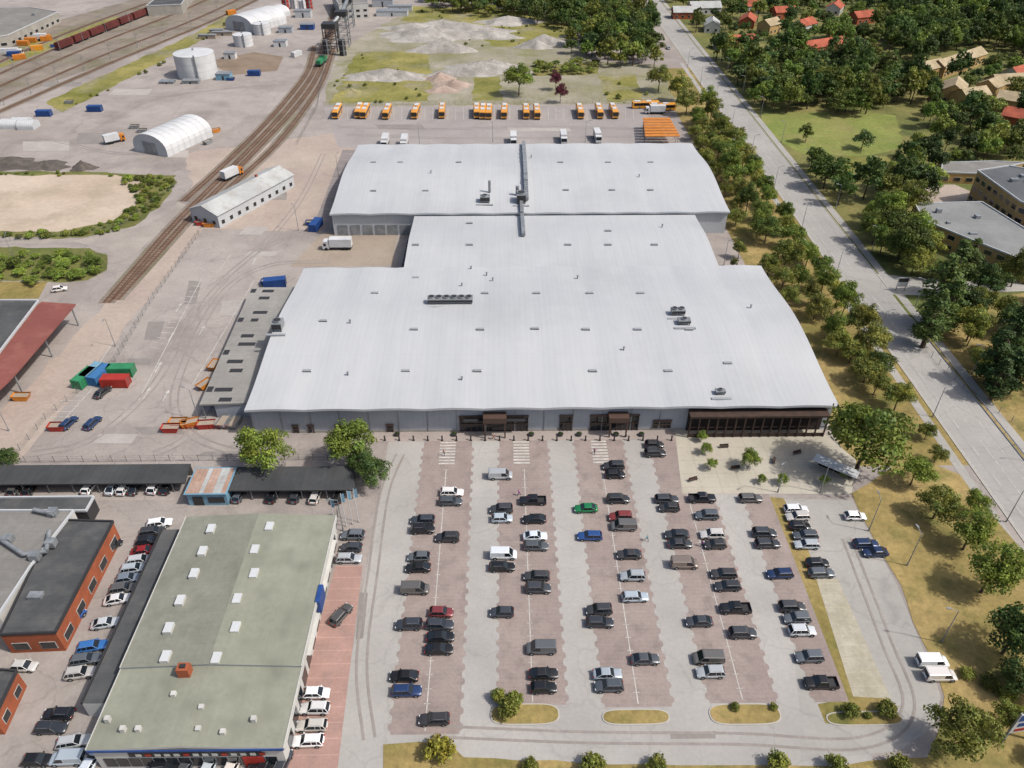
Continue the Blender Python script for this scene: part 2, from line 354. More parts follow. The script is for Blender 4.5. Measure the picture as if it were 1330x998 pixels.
# yard markings
ym=MB()
def line(u0,v0,u1,v1,w=.18,z=.045):
    a=G(u0,v0);b=G(u1,v1); ribbon(ym,[a,b],w,z,WHITE)
for (u0,v0,u1,v1) in [(150,440,108,505),(300,330,285,352),(330,365,250,500),(262,362,180,520),(70,560,120,505)]:
    line(u0,v0,u1,v1)
for i in range(16):
    t=i/15; line(265-70*t,352+100*t,278-70*t,353+100*t,.15,.051)
for i in range(10): line(445-3.6*i,200+8*i,458-3.2*i,200+8*i,.15)
for i in range(9): line(90-4*i,500+7*i,118-4*i,500+7*i,.15,.056)
for i in range(40): line(432+i*10,140,431+i*10.05,156,.14,.04)
for (u,v) in [(190,512),(215,515),(232,400),(262,430),(205,478),(330,340),(222,438)]:
    x,y=G(u,v); ym.box(x-.1,x+.1,y-2,y+1.2,.03,.074,WHITE); ym.face([(x-.5,y+1.2,.073),(x+.5,y+1.2,.073),(x,y+2.6,.073)],WHITE)
ym.obj('yard_markings')
# rails
TZ=[0]
def track(px,name,bed=2.6):
    TZ[0]+=.003; z0=.07+TZ[0]
    pts=smooth([G(*p) for p in px],6); b=MB()
    ribbon(b,pts,bed+2.2,z0-.02,BALL); ribbon(b,pts,bed,z0,RAILB); ribbon(b,pts,.2,z0+.01,RAIL,.75,.14); ribbon(b,pts,.2,z0+.01,RAIL,-.75,.14)
    for i in range(len(pts)-1):
        a=Vector(pts[i]);c=Vector(pts[i+1]);L=(c-a).length;ang=math.atan2(c.y-a.y,c.x-a.x)
        n=int(L/1.3)
        for j in range(n):
            p=a.lerp(c,(j+.5)/max(1,n)); b.obox(p,.3,2.4,z0-.02,z0+.05,ang,SLEEP)
    b.obj(name)
for px in [[(138,394),(180,345),(228,290),(285,233),(335,183),(375,139),(405,98),(420,60),(432,20),(440,-5)],
 [(150,390),(200,335),(250,280),(300,229),(348,179),(385,139),(412,100),(426,60),(438,20)],
 [(262,278),(305,238),(357,190),(393,145),(419,104),(433,62)],
 [(238,262),(290,215),(338,168),(372,130),(400,92),(408,60)],
 [(-60,158),(120,78),(250,27),(330,-10)],[(-60,140),(100,68),(230,17),(290,-10)],[(-60,124),(90,56),(210,10),(250,-8)],[(-60,108),(80,46),(190,5)],
 [(-60,172),(130,88),(270,30),(350,-8)]]:
    track(px,'railway_track')
# freight train
wg=MB(); P0=Vector(G(74,67)); P1=Vector(G(236,2)); L=(P1-P0).length; nwg=int(L/14.0); an_=math.atan2(P1.y-P0.y,P1.x-P0.x)
for i in range(nwg):
    c=P0.lerp(P1,(i+.5)/nwg); wg.obox(c,13.2,2.8,1.1,4.1,an_,WAG); wg.obox(c,13.8,2.0,.7,1.1,an_,DARKM); wg.obox(c,12.8,2.0,4.1,4.35,an_,WAG)
    for dx in (-4.6,-2.9,2.9,4.6):
        q=c+Vector((math.cos(an_),math.sin(an_)))*dx; wg.obox(q,.9,1.7,.2,.7,an_,BLK)
    for dx in (-4,0,4):
        q=c+Vector((math.cos(an_),math.sin(an_)))*dx; wg.obox(q,.15,2.9,1.1,4.05,an_,DARKM)
wg.obj('freight_train')
# catenary masts
b=MB(); b.tube((0,0,0),(0,0,8),.14,METL,6,.1); b.tube((0,0,7.2),(3,0,7.4),.07,METL,5); b.tube((0,0,6),(2.6,0,7.2),.06,METL,5); b.box(-.3,.3,-.3,.3,0,.4,CONC); CMST=b.data('catenary_mast')
for i in range(11):
    t=i/10; x,y=G(-40+350*t,152-150*t); put(CMST,'catenary_mast',(x+4,y,0),R(-30)); x,y=G(-40+300*t,118-120*t); put(CMST,'catenary_mast',(x,y,0),R(150))
# ------------------------------------------------------------ trees
def leaves(centers,radii,n,size,flat=.0):
    V=[];T=[]
    for c,rc in zip(centers,radii):
        k=int(n*(rc**2))
        d=rng.normal(size=(k,3)); d/=np.linalg.norm(d,axis=1)[:,None]
        d[:,2]=np.where(d[:,2]<-.35,-d[:,2],d[:,2])
        pos=c+d*rc*rng.uniform(.55,1.2,(k,1))*np.array([1,1,.85])
        nrm=d+rng.normal(size=(k,3))*.5; nrm/=np.linalg.norm(nrm,axis=1)[:,None]
        a=np.cross(nrm,rng.normal(size=(k,3))); a/=np.linalg.norm(a,axis=1)[:,None]; b=np.cross(nrm,a)
        s=size*rng.uniform(.5,1.3,(k,1)); s2=s*rng.uniform(.5,.9,(k,1))
        q=np.stack([pos-a*s-b*s2*.3,pos-b*s2,pos+a*s+b*s2*.2,pos+b*s2],axis=1)*1.0
        V.append(q.reshape(-1,3))
        base=rng.uniform(.68,1.26); col=base*rng.uniform(.7,1.3,(k,1)); hue=rng.normal(0,.07)
        cc=np.concatenate([col*(1+hue+.05),col,col*(.98-hue),np.ones((k,1))],axis=1)
        T.append(np.repeat(cc,4,axis=0))
    return np.concatenate(V),np.concatenate(T)
def tree_mesh(name,R0,H,kind,seed,n=55,size=.3,nc=46):
    random.seed(seed)
    cs=[];rs=[]
    if kind=='round':
        form=random.choice((0,0,1,2)); zc=H-R0*.95; sh=[random.uniform(.68,1.2) for _ in range(7)]; off=(random.uniform(-.12,.12)*R0,random.uniform(-.12,.12)*R0)
        for i in range(nc):
            th=random.uniform(0,2*math.pi); ph=math.acos(random.uniform(-.45,1)); rr=R0*random.uniform(.45,.9)*sh[int(th/(2*math.pi)*7)%7]
            fx=1-.35*max(0,math.cos(ph)) if form==1 else 1
            zz=rr*math.cos(ph)*(1.15 if form==1 else .78 if form==2 else .98)
            cs.append((off[0]+rr*math.sin(ph)*math.cos(th)*fx,off[1]+rr*math.sin(ph)*math.sin(th)*fx,zc+zz)); rs.append(R0*random.uniform(.15,.34))
        cs.append((0,0,zc)); rs.append(R0*.45)
    elif kind=='poplar':
        for i in range(48):
            t=random.uniform(.08,1); rr=R0*(math.sin(min(1,t*1.05)*math.pi)**.6)*.65; th=random.uniform(0,6.28)
            cs.append((rr*math.cos(th)*random.uniform(.3,1),rr*math.sin(th)*random.uniform(.3,1),H*.06+t*H*.88)); rs.append(R0*random.uniform(.32,.52)*(1.15-t*.6))
    elif kind=='bush':
        for i in range(30):
            th=random.uniform(0,6.28); ph=math.acos(random.uniform(0,1)); rr=R0*random.uniform(.35,.78)
            cs.append((rr*math.sin(ph)*math.cos(th),rr*math.sin(ph)*math.sin(th),H*.25+rr*math.cos(ph)*.8)); rs.append(R0*random.uniform(.22,.38))
    cs=[np.array(c) for c in cs]
    b=MB(); tr=H*.022+.05; zt=H*.45 if kind!='poplar' else H*.85
    if kind=='bush': zt=H*.3
    p=Vector((0,0,-.05))
    for i in range(4):
        q=Vector((random.uniform(-.12,.12)*i,random.uniform(-.12,.12)*i,zt*(i+1)/4)); b.tube(p,q,tr*(1-.17*i),BARK,7,tr*(1-.17*(i+1)),cap=False); p=q
    for c in random.sample(cs,9):
        s_=Vector((0,0,zt*random.uniform(.6,1))); mid=s_.lerp(Vector(c),.5)+Vector((0,0,.3)); b.tube(s_,mid,tr*.4,BARK,5,tr*.28,cap=False); b.tube(mid,Vector(c),tr*.28,BARK,5,tr*.08,cap=False)
    nb=len(b.v)
    V,T=leaves(cs,rs,n,size)
    k=len(V)//4
    vs=list(b.v)+[tuple(x) for x in V.tolist()]
    fs=list(b.f)+[(nb+4*i,nb+4*i+1,nb+4*i+2,nb+4*i+3) for i in range(k)]
    me=bpy.data.meshes.new(name); me.from_pydata(vs,[],fs); me.materials.append(BARK); me.materials.append(LEAF)
    me.polygons.foreach_set('material_index',[0]*len(b.f)+[1]*k)
    ca=me.color_attributes.new('tint','FLOAT_COLOR','POINT')
    ca.data.foreach_set('color',np.concatenate([np.ones((nb,4)),T]).astype(np.float32).ravel()); me.update(); return me
ROUND=[tree_mesh('round_tree_%d'%i,5,10.5,'round',10+i,n=66,size=.25,nc=50) for i in range(9)]
FAR=[tree_mesh('far_tree_%d'%i,5,10.5,'round',110+i,n=24,size=.44,nc=36) for i in range(10)]
POP=[tree_mesh('poplar_%d'%i,3.2,19,'poplar',40+i,n=60,size=.28) for i in range(3)]
BUSH=[tree_mesh('bush_%d'%i,1.6,2.4,'bush',60+i,n=190,size=.15) for i in range(4)]
random.seed(99)
greens=[(82,102,44),(92,110,48),(72,92,42),(102,114,52),(86,100,50),(108,114,52),(64,84,40),(76,98,54)]
def gcol(base=None,k=1.06,var=.12):
    r,g,b=base or random.choice(greens); f=random.uniform(1-var,1+var)
    c=C(r*f,g*f,b*f,k); return c
def tree_px(u,v,d,name='deciduous_tree',col=None,hr=1.05,parent=None,kind='round'):
    dm=d/S(v,5); h=dm*hr; 
    x,y=G(u,v,h*.55)
    if kind=='round': me=random.choice(ROUND); sc=(dm/10,dm/10,h/10.5)
    elif kind=='poplar': me=random.choice(POP); sc=(dm/6.4,dm/6.4,h/19)
    else: me=random.choice(BUSH); sc=(dm/3.2,dm/3.2,h/2.4)
    put(me,name,(x,y,0),random.uniform(0,6.28),sc,gcol(col),parent)
LIM=(108,126,54);OLV=(112,120,56);DKG=(70,90,46)
for X,Y0,Y1,st_ in ((91.0,150,345,7.4),(83.5,158,340,7.4)):
    Y=Y0
    while Y<Y1:
        if random.random()<.95 and not(X<86 and 205<Y<216):
            d=random.uniform(6.2,9.8); put(random.choice(ROUND),'avenue_tree',(X+random.uniform(-1.4,1.4),Y+random.uniform(-1,1),0),random.uniform(0,6.28),(d/10,d/10*random.uniform(.85,1.1),d/10*random.uniform(.85,1.25)),gcol(random.choice([OLV,LIM,(94,112,48),(118,122,60),(84,102,46)])))
        Y+=st_*random.uniform(.8,1.2)
for Y in (232,243,256,271,198,190,182,300,312,284): 
    d=random.uniform(5,8); put(random.choice(ROUND),'avenue_tree',(77+random.uniform(-1,2) if Y>195 else 79,Y,0),random.uniform(0,6),d/10,gcol(OLV))
for t in [(1128,568,104,LIM),(1168,515,42,OLV),(1205,560,26,OLV),(1190,612,46,LIM),(1222,652,55,OLV),(1270,652,36,LIM),(1218,590,26,OLV),
  (1262,692,58,LIM),(1290,742,76,LIM),(1322,818,92,DKG),(1256,952,82,OLV),(1330,880,60,DKG),(338,582,68,LIM),(455,574,66,LIM),(484,612,46,DKG),(470,600,40,DKG),(6,598,34,DKG),
  (674,101,38,LIM),(857,100,32,OLV),(882,112,34,OLV),(893,132,30,OLV),(1128,478,42,OLV),(1140,497,36,OLV),(1108,455,36,OLV)]:
    tree_px(t[0],t[1],t[2],col=t[3])
for (u,v) in ((722,103),(728,120)): tree_px(u,v,17,'copper_beech_tree',(92,50,60),1.5)
for t in [(912,566,15),(917,583,17),(924,603,17),(975,596,27),(990,622,14),(1017,622,17),(1071,624,15),(1098,615,16)]: tree_px(*t,'ornamental_tree',LIM,1.1)
for t in [(648,902,26),(668,906,30),(658,918,34),(955,917,15),(1005,917,14),(1106,920,26),(1154,920,30),(570,968,44),(687,992,26),(770,988,36),(852,992,38),(1013,989,38),(1090,992,36),(1172,992,36),(1128,928,14)]:
    tree_px(*t,'shrub',OLV if t[0]!=570 else (146,142,58),.95,kind='bush')
for (u,v,d) in [(1225,372,54),(1244,345,44),(1214,410,46),(1262,335,34),(1236,395,44)]: tree_px(u,v,d,'poplar_tree',(78,96,48),1.9,kind='poplar')
for (u,v,d) in [(1298,460,50),(1322,430,54),(1318,480,44),(1300,490,40)]: tree_px(u,v,d,'poplar_tree',(60,80,42),1.7,kind='poplar')
HOUSES=[(955,52,22,9,12,'R'),(972,24,16,9,70,'R'),(1068,57,26,9,25,'R'),(1018,14,14,9,10,'R'),(1085,8,14,9,60,'R'),(975,6,12,9,10,'R'),(1045,30,14,9,40,'R'),(1245,76,44,9,38,'B'),(1195,88,30,9,30,'B'),(1240,113,16,10,60,'B'),(1262,122,14,10,20,'B'),(1310,104,18,10,10,'B'),(1322,128,16,9,-30,'B'),(1325,92,16,9,30,'R'),(1328,150,14,9,-40,'R'),(1290,108,14,9,40,'B'),(915,8,20,10,5,'G'),(1000,30,12,9,40,'B'),(1120,20,14,9,20,'R'),(925,30,14,9,80,'G'),(890,14,16,9,0,'G')]
EXC=[]
for h in HOUSES:
    x,y=G(h[0],h[1],5); a=R(h[4])
    for t in (-.4,0,.4):
        EXC.append((x+math.cos(a)*h[2]*t,y+math.sin(a)*h[2]*t,7.5)); EXC.append((x+math.cos(a)*h[2]*t,y+math.sin(a)*h[2]*t-9,6.5))
def inside(p,poly):
    c=False;n=len(poly)
    for i in range(n):
        a=poly[i];b=poly[(i+1)%n]
        if (a[1]>p[1])!=(b[1]>p[1]) and p[0]<(b[0]-a[0])*(p[1]-a[1])/(b[1]-a[1])+a[0]: c=not c
    return c
def wood(px,sp_,dmin,dmax,name='woodland',cols=None,hz=5,kind='round',keep=1,hr=(.8,1.3),near=False):
    poly=[G(u,v,hz) for u,v in px]; E=empty(name)
    xs=[p[0] for p in poly];ys=[p[1] for p in poly]
    x=min(xs)
    k=0
    while x<max(xs):
        y=min(ys)
        while y<max(ys):
            q=(x+random.uniform(-.5,.5)*sp_,y+random.uniform(-.5,.5)*sp_)
            if inside(q,poly) and random.random()<keep and not(96<q[0]<114.5) and not any((q[0]-e[0])**2+(q[1]-e[1])**2<e[2]**2 for e in EXC):
                d=random.uniform(dmin,dmax)*random.choice((.75,1,1,1.15))
                if kind=='round': me=random.choice(ROUND if near else FAR); sc=(d/10,d/10*random.uniform(.8,1.1),d/10*random.uniform(*hr))
                else: me=random.choice(BUSH); sc=(d/3.2,d/3.2,d/3.2*random.uniform(.7,1.2))
                put(me,'tree_part' if kind=='round' else 'shrub_part',(q[0],q[1],0),random.uniform(0,6.28),sc,gcol(random.choice(cols) if cols else None,var=.22,k=1.0),E); k+=1
            y+=sp_
        x+=sp_
    return k
n=0
n+=wood([(555,-40),(850,-60),(848,30),(852,76),(776,74),(742,60),(738,28),(640,12),(556,6)],7.6,8,12.5)
n+=wood([(884,38),(905,60),(1000,52),(1130,70),(1185,95),(1195,125),(1110,138),(1010,134),(985,144),(950,122)],7.4,7,13)
n+=wood([(1000,182),(1030,178),(1082,210),(1108,228),(1100,285),(1088,292),(1060,255),(1028,215)],7.4,7,12.5)
n+=wood([(1178,190),(1222,188),(1232,205),(1222,238),(1180,248),(1150,255),(1115,250),(1112,236),(1150,232)],7.6,7.5,12,cols=[OLV,DKG,LIM])
n+=wood([(1030,168),(1075,168),(1085,178),(1050,180)],8,7,10)
n+=wood([(1110,165),(1120,160),(1125,190),(1112,195)],7,7,9)
n+=wood([(1130,268),(1180,260),(1225,300),(1222,345),(1190,345),(1150,320),(1125,300)],7.6,9,13,cols=[OLV,LIM,(92,110,48)],near=True)
n+=wood([(1185,-40),(1420,-60),(1420,60),(1330,62),(1270,50),(1180,80),(1150,60)],8.2,9,14,cols=greens[:3]+[DKG])
n+=wood([(1195,95),(1280,70),(1420,80),(1420,140),(1400,210),(1240,205),(1215,180),(1200,140)],8,7,12,keep=.85)
n+=wood([(872,-70),(1185,-70),(1160,55),(1010,45),(900,38),(876,5)],8.6,6,12,keep=.78)
n+=wood([(1240,400),(1275,300),(1400,390),(1420,500),(1300,520),(1268,500),(1240,470)],7.5,6,10,keep=.75,cols=[DKG,OLV,(80,98,46)],near=True)
n+=wood([(1205,440),(1240,460),(1290,500),(1275,510),(1215,470)],5,3,6,keep=.8,cols=[OLV],near=True)
n+=wood([(1090,288),(1130,330),(1170,352),(1150,358),(1110,330),(1085,300)],4.5,4,6,keep=.6,cols=[OLV,LIM],near=True)
n+=wood([(-60,326),(118,325),(140,334),(128,352),(100,362),(-60,362)],3.2,3.2,5.2,'scrub',[LIM,(100,120,52)],2,keep=.75,hr=(.4,.65))
n+=wood([(150,228),(228,230),(218,258),(185,284),(140,303),(60,308),(-60,309),(-60,303),(90,300),(150,286),(182,262)],2.3,1.4,3.6,'scrub',[LIM,OLV],.5,'bush',.8)
n+=wood([(-60,222),(130,224),(150,229),(-60,229)],3,1,2.4,'scrub',[LIM,OLV],.5,'bush',.5)
n+=wood([(690,83),(776,81),(780,95),(695,97)],4.5,4,6,'scrub',[OLV,LIM],1,keep=.7,hr=(.5,.8))
n+=wood([(80,140),(250,58),(300,26),(310,28),(250,63),(90,146)],6,1.5,3.5,'scrub',[OLV],1,'bush',.4)
n+=wood([(440,70),(556,66),(556,132),(430,134)],7,.8,2.4,'scrub',[OLV],1,'bush',.25)
n+=wood([(540,10),(740,16),(740,58),(600,60)],8,1,3,'scrub',[OLV],1,'bush',.3)
n+=wood([(780,100),(860,98),(870,132),(790,133)],7,1,4,'scrub',[OLV],1,'bush',.35)
n+=wood([(945,318),(975,312),(990,345),(955,345)],6,3,6,keep=.6,cols=[OLV])
n+=wood([(1160,640),(1240,640),(1330,780),(1330,900),(1260,900),(1200,780)],9,1,2.2,'scrub',[OLV],.5,'bush',.2)
n+=wood([(1290,800),(1345,790),(1400,1000),(1320,960)],6,5,8,keep=.5,cols=[DKG,OLV],near=True)
n+=wood([(1255,870),(1330,860),(1330,905),(1270,905)],4,2,4,'scrub',[OLV],1,'bush',.7)
n+=wood([(-400,-40),(-60,-50),(200,-60),(500,-70),(850,-80),(1500,-80),(1500,-120),(-600,-120)],26,12,20,keep=.7)
print('TREES',n)
# ------------------------------------------------------------ warehouse
W=empty('warehouse_building')
def roofblock(x0,x1,y0,y1,zb,A,nm,scal=True):
    nx=int((x1-x0)/1.6);ny=40;vs=[];
    for j in range(ny+1):
        t=j/ny;pr=(.5-.5*math.cos(2*math.pi*t))**1.15
        for i in range(nx+1):
            x=x0+(x1-x0)*i/nx
            z=zb+A*pr+(.28*abs(math.sin(math.pi*(x-x0)/12.8)) if scal else 0)*(1-.7*math.sin(math.pi*t))
            vs.append((x,y0+(y1-y0)*t,z))
    w=nx+1
    fs=[(j*w+i,j*w+i+1,(j+1)*w+i+1,(j+1)*w+i) for j in range(ny) for i in range(nx)]
    b=MB(); b.mesh(vs,fs,ROOF,True)
    def fas(idx):
        for a,c in zip(idx[:-1],idx[1:]):
            p,q=vs[a],vs[c]; b.face([(p[0],p[1],p[2]-.55),(q[0],q[1],q[2]-.55),q,p],ROOF2)
    fas(list(range(w))); fas([ny*w+i for i in range(w)][::-1]); fas([j*w for j in range(ny+1)][::-1]); fas([j*w+nx for j in range(ny+1)])
    b.mesh([(v[0],v[1],v[2]-.55) for v in vs],[f[::-1] for f in fs],ROOF2)
    b.obj(nm,W)
    return lambda x,y: zb+A*((.5-.5*math.cos(2*math.pi*(y-y0)/(y1-y0)))**1.15)+.1
XL,XR=-55.9,72.3
zf=roofblock(XL,XR,128.7,191.5,7.7,2.2,'front_roof')
zm=roofblock(-28.2,60.8,191.6,226.5,7.0,.9,'middle_roof',False)
zk=roofblock(-55,72,226.8,288,7.7,2.2,'rear_roof')
wb=MB()
wb.box(XL+.5,XR-.5,130.2,191.0,0,7.2,FAC); wb.box(-27.8,60.4,191.0,227,0,6.4,FAC); wb.box(-54.5,71.5,227.6,287.5,0,7.2,FAC2)
for (x0,x1,y0,y1,zb) in ((XL+.5,XR-.5,131,190.5,7.7),(-54.5,71.5,228,287,7.7)):
    for xx in (x0,x1-.3):
        n_=24;pts=[]
        for j in range(n_+1):
            y=y0+(y1-y0)*j/n_
            z=zb+2.2*((.5-.5*math.cos(2*math.pi*(j/n_*.95+.025)))**1.15)-.65
            pts.append((y,max(7.19,z)))
        for (ya,za),(yb,zb2) in zip(pts[:-1],pts[1:]):
            wb.face([(xx,ya,7.1),(xx,yb,7.1),(xx,yb,zb2),(xx,ya,za)],FAC)
wb.obj('walls',W)
fd=MB()
def FX(u): return (u-650)/(S(545,4))
yf=130.2
for i in range(21):
    x=XL+.5+i*6.4
    if x<XR: fd.box(x-.1,x+.1,yf-.12,yf,0,7.1,METL)
fd.box(XL+.5,FX(888),yf-.06,yf-.003,0,.6,CONC)
def glazing(u0,u1,z0,z1,nm_=6,mat_=FRM):
    x0,x1=FX(u0),FX(u1); fd.box(x0,x1,yf-.1,yf-.01,z0,z1,GLS)
    for i in range(nm_+1):
        x=x0+(x1-x0)*i/nm_; fd.box(x-.08,x+.08,yf-.2,yf-.101,z0,z1,mat_)
    fd.box(x0-.2,x1+.2,yf-.3,yf-.2,z1-.35,z1+.1,mat_); fd.box(x0,x1,yf-.25,yf-.201,(z0+z1)/2-.1,(z0+z1)/2+.1,mat_)
glazing(591,680,0,4.6,12); glazing(722,738,.0,4.6,3); glazing(762,825,0,4.6,9); glazing(845,868,.6,3,4)
for u0,u1,zt in ((622,652,5.8),(784,810,5.6)):
    fd.box(FX(u0),FX(u1),yf-2.6,yf-.31,4.4,zt,FRM); fd.box(FX(u0)+.2,FX(u0)+.5,yf-2.5,yf-2.2,.05,4.4,FRM); fd.box(FX(u1)-.5,FX(u1)-.2,yf-2.5,yf-2.2,.05,4.4,FRM)
fd.box(FX(596),FX(676),yf-1.5,yf-.31,3.9,4.2,DARKM)
for u in (372,392,428): glazing(u,u+7,.0,2.4,1)
glazing(495,503,0,2.4,1)
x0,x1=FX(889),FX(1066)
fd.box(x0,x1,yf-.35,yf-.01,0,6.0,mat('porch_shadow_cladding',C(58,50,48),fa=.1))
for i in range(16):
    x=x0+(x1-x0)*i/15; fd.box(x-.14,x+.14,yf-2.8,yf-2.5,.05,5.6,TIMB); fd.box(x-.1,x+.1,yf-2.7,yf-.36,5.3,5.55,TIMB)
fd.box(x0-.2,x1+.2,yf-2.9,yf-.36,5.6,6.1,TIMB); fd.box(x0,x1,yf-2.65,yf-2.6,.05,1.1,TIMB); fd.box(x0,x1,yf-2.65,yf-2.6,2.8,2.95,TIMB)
for i in range(6): fd.box(-53+i*4,-50+i*4,227.42,227.59,0,3.6,METL)
for i in range(4): fd.box(-29.6,-27.81,194+i*6,198+i*6,.5,4.2,DARKM); 
fd.obj('facade_details',W)
rq=MB()
def roofpt(u,v,z=9):
    x,y=G(u,v,z)
    for _ in range(3):
        z=roofz(x,y); x,y=G(u,v,z)
    return x,y,z
def roofz(x,y): return zf(x,y) if y<191.5 else (zm(x,y) if y<226.8 else zk(x,y))
vents=[(487,381),(697,381),(630,381),(766,381),(832,381),(420,417),(538,428),(624,428),(695,427),(761,428),(828,428),(895,428),(399,482),(527,482),(620,482),(770,482),(868,482),(945,472),(540,361),
 (485,211),(520,211),(596,211),(728,211),(790,211),(845,211),(485,248),(553,248),(735,247),(795,247),(845,247),
 (540,318),(610,318),(738,318),(790,318),(850,318),(610,290),(790,300)]
for u,v in vents:
    x,y,z=roofpt(u,v); rq.box(x-1.0,x+1.0,y-.35,y+.35,z-.2,z+.22,ROOF2); rq.box(x-.9,x+.9,y-.3,y+.3,z+.22,z+.3,VCAP); rq.box(x-.95,x+.95,y-.43,y-.351,z-.05,z+.2,VDK)
for u,v in [(600,372),(612,350),(640,365),(632,358),(455,420),(975,400),(452,488),(600,494),(750,362),(810,455),(690,205),(560,225),(830,230),(860,295)]:
    x,y,z=roofpt(u,v); rq.tube((x,y,z-.2),(x,y,z+.8),.18,METL,8); rq.tube((x,y,z+.8),(x,y,z+.95),.3,METL,8)
def hvac(u,v,L,Wd,h,fans):
    x,y,z=roofpt(u,v); 
    for sx in (-1,1):
        for sy in (-1,1): rq.box(x+sx*(L/2-.3)-.1,x+sx*(L/2-.3)+.1,y+sy*(Wd/2-.2)-.1,y+sy*(Wd/2-.2)+.1,z-.3,z+.5,DARKM)
    rq.box(x-L/2,x+L/2,y-Wd/2,y+Wd/2,z+.5,z+h,METL); rq.box(x-L/2+.1,x+L/2-.1,y-Wd/2-.05,y-Wd/2,z+.7,z+h-.2,DARKM)
    for i in range(fans):
        fx=x-L/2+L*(i+.5)/fans; rq.tube((fx,y,z+h),(fx,y,z+h+.35),Wd*.36,METL,14); rq.tube((fx,y,z+h+.35),(fx,y,z+h+.37),Wd*.3,DARKM,14)
    rq.box(x-L/2-1.2,x+L/2+1,y-Wd/2-1.6,y-Wd/2-.9,z-.1,z+.15,VCAP)
hvac(585,393,11.5,2.4,1.5,6); hvac(880,408,3.4,2,1.5,2); hvac(888,420,3,2,1.2,1); hvac(362,427,2.4,3,2.2,1); hvac(630,262,3.2,2.6,2,1); hvac(935,511,2.2,1.4,.9,1)
def duct(px,w,h,m=METL):
    pts=[roofpt(*p) for p in px]
    for a,c in zip(pts[:-1],pts[1:]):
        n_=8
        for i in range(n_):
            p=Vector(a).lerp(Vector(c),i/n_);q=Vector(a).lerp(Vector(c),(i+1)/n_)
            zz=max(roofz(p.x,p.y),roofz(q.x,q.y)); rq.box(min(p.x,q.x)-w/2,max(p.x,q.x)+w/2,p.y,q.y,zz+.3,zz+.3+h,m)
duct([(680,188),(683,240),(684,262)],1.3,1.0); duct([(677,262),(680,308)],1.1,.9)
hvac(677,262,3,4,3.0,1)
x,y,z=roofpt(636,250); rq.tube((x,y,z-.2),(x,y,z+4),.45,METL,10)
x,y,z=roofpt(672,254); rq.tube((x,y,z-.2),(x,y,z+3.2),.6,METL,10)
rq.obj('roof_plant',W)
# annex on the left
an=MB()
q=[G(327,374,4.2),G(374,376,4.2),G(312,524,4.2),G(259,526,4.2)]
x1_=-56.6
pl=[(q[3][0],q[3][1]),(x1_,q[2][1]),(x1_,q[0][1]),(q[0][0],q[0][1])]
an.prism(pl,3.9,4.3,ANR,ANR)
yA,yB=q[3][1],q[0][1]; xa=min(q[3][0],q[0][0]); xb=max(q[3][0],q[0][0])
an.box(xb+3,x1_-.1,yA+.5,yB-.5,0,3.9,FAC)
nn=12
for i in range(nn+1):
    t=i/nn; e=(.3 if i==0 else -.3 if i==nn else 0); xx=q[3][0]+(q[0][0]-q[3][0])*t; yy=yA+(yB-yA)*t+e
    an.box(xx+.3,xx+.5,yy-.1,yy+.1,0,3.9,METL)
for i in range(14):
    t=(i+.5)/14
    xx=q[3][0]+(q[0][0]-q[3][0])*t; yy=yA+(yB-yA)*t
    if i%3!=2: an.box(xx+1.7+random.uniform(0,2.5),xx+5.2+random.uniform(0,2),yy-.9,yy+.5,4.3,4.36,DARKM)
    if i%4==1: an.box(xx+.2,xx+1.6,yy-1,yy+1,4.3,4.35,DARKM)
an.obj('annex',W)
# ------------------------------------------------------------ generic buildings
def walls_windows(b,pts,z0,st,sh,sp_,ww,wh,m=GLS,frame=WHITE):
    a=sum(pts[i][0]*pts[(i+1)%len(pts)][1]-pts[(i+1)%len(pts)][0]*pts[i][1] for i in range(len(pts)))
    if a<0: pts=pts[::-1]
    for i in range(len(pts)):
        p=Vector(pts[i]);q=Vector(pts[(i+1)%len(pts)]);L=(q-p).length;d=(q-p).normalized();nrm=Vector((d.y,-d.x));k=int(L/sp_)
        ang=math.atan2(d.y,d.x)
        for s_ in range(st):
            for j in range(k):
                c=p+d*(L*(j+.5)/k)+nrm*.03; zz=z0+s_*sh
                b.obox(c,ww+.2,.06,zz-.1,zz+wh+.1,ang,frame); b.obox(c+nrm*.035,ww,.05,zz,zz+wh,ang,m)
def block(name,px,h,wm,rm,st=1,sp_=4,ww=2.2,wh=1.3,sh=3.2,z0=1,parapet=.35,frame=WALLW,world=None,extras=0):
    pts=world or [G(u,v,h) for u,v in px]; b=MB()
    b.prism(pts,0,h,wm,rm)
    a=sum(pts[i][0]*pts[(i+1)%len(pts)][1]-pts[(i+1)%len(pts)][0]*pts[i][1] for i in range(len(pts)))
    if a<0: pts=pts[::-1]
    if parapet:
        for i in range(len(pts)):
            p=Vector(pts[i]);q=Vector(pts[(i+1)%len(pts)]);d=(q-p).normalized();b.obox((p+q)/2,(q-p).length+.1,.3,h-.15,h+parapet+i*.003,math.atan2(d.y,d.x),ROOF2 if frame is WALLW else frame)
    if st: walls_windows(b,pts,z0,st,sh,sp_,ww,wh)
    c=Vector((sum(p[0] for p in pts)/len(pts),sum(p[1] for p in pts)/len(pts)))
    for i in range(extras):
        p=c.lerp(Vector(random.choice(pts)),random.uniform(.1,.7)); b.obox(p,random.uniform(1,2.4),random.uniform(1,1.8),h-.05,h+random.uniform(.5,1.4),0,METL)
    return b.obj(name)
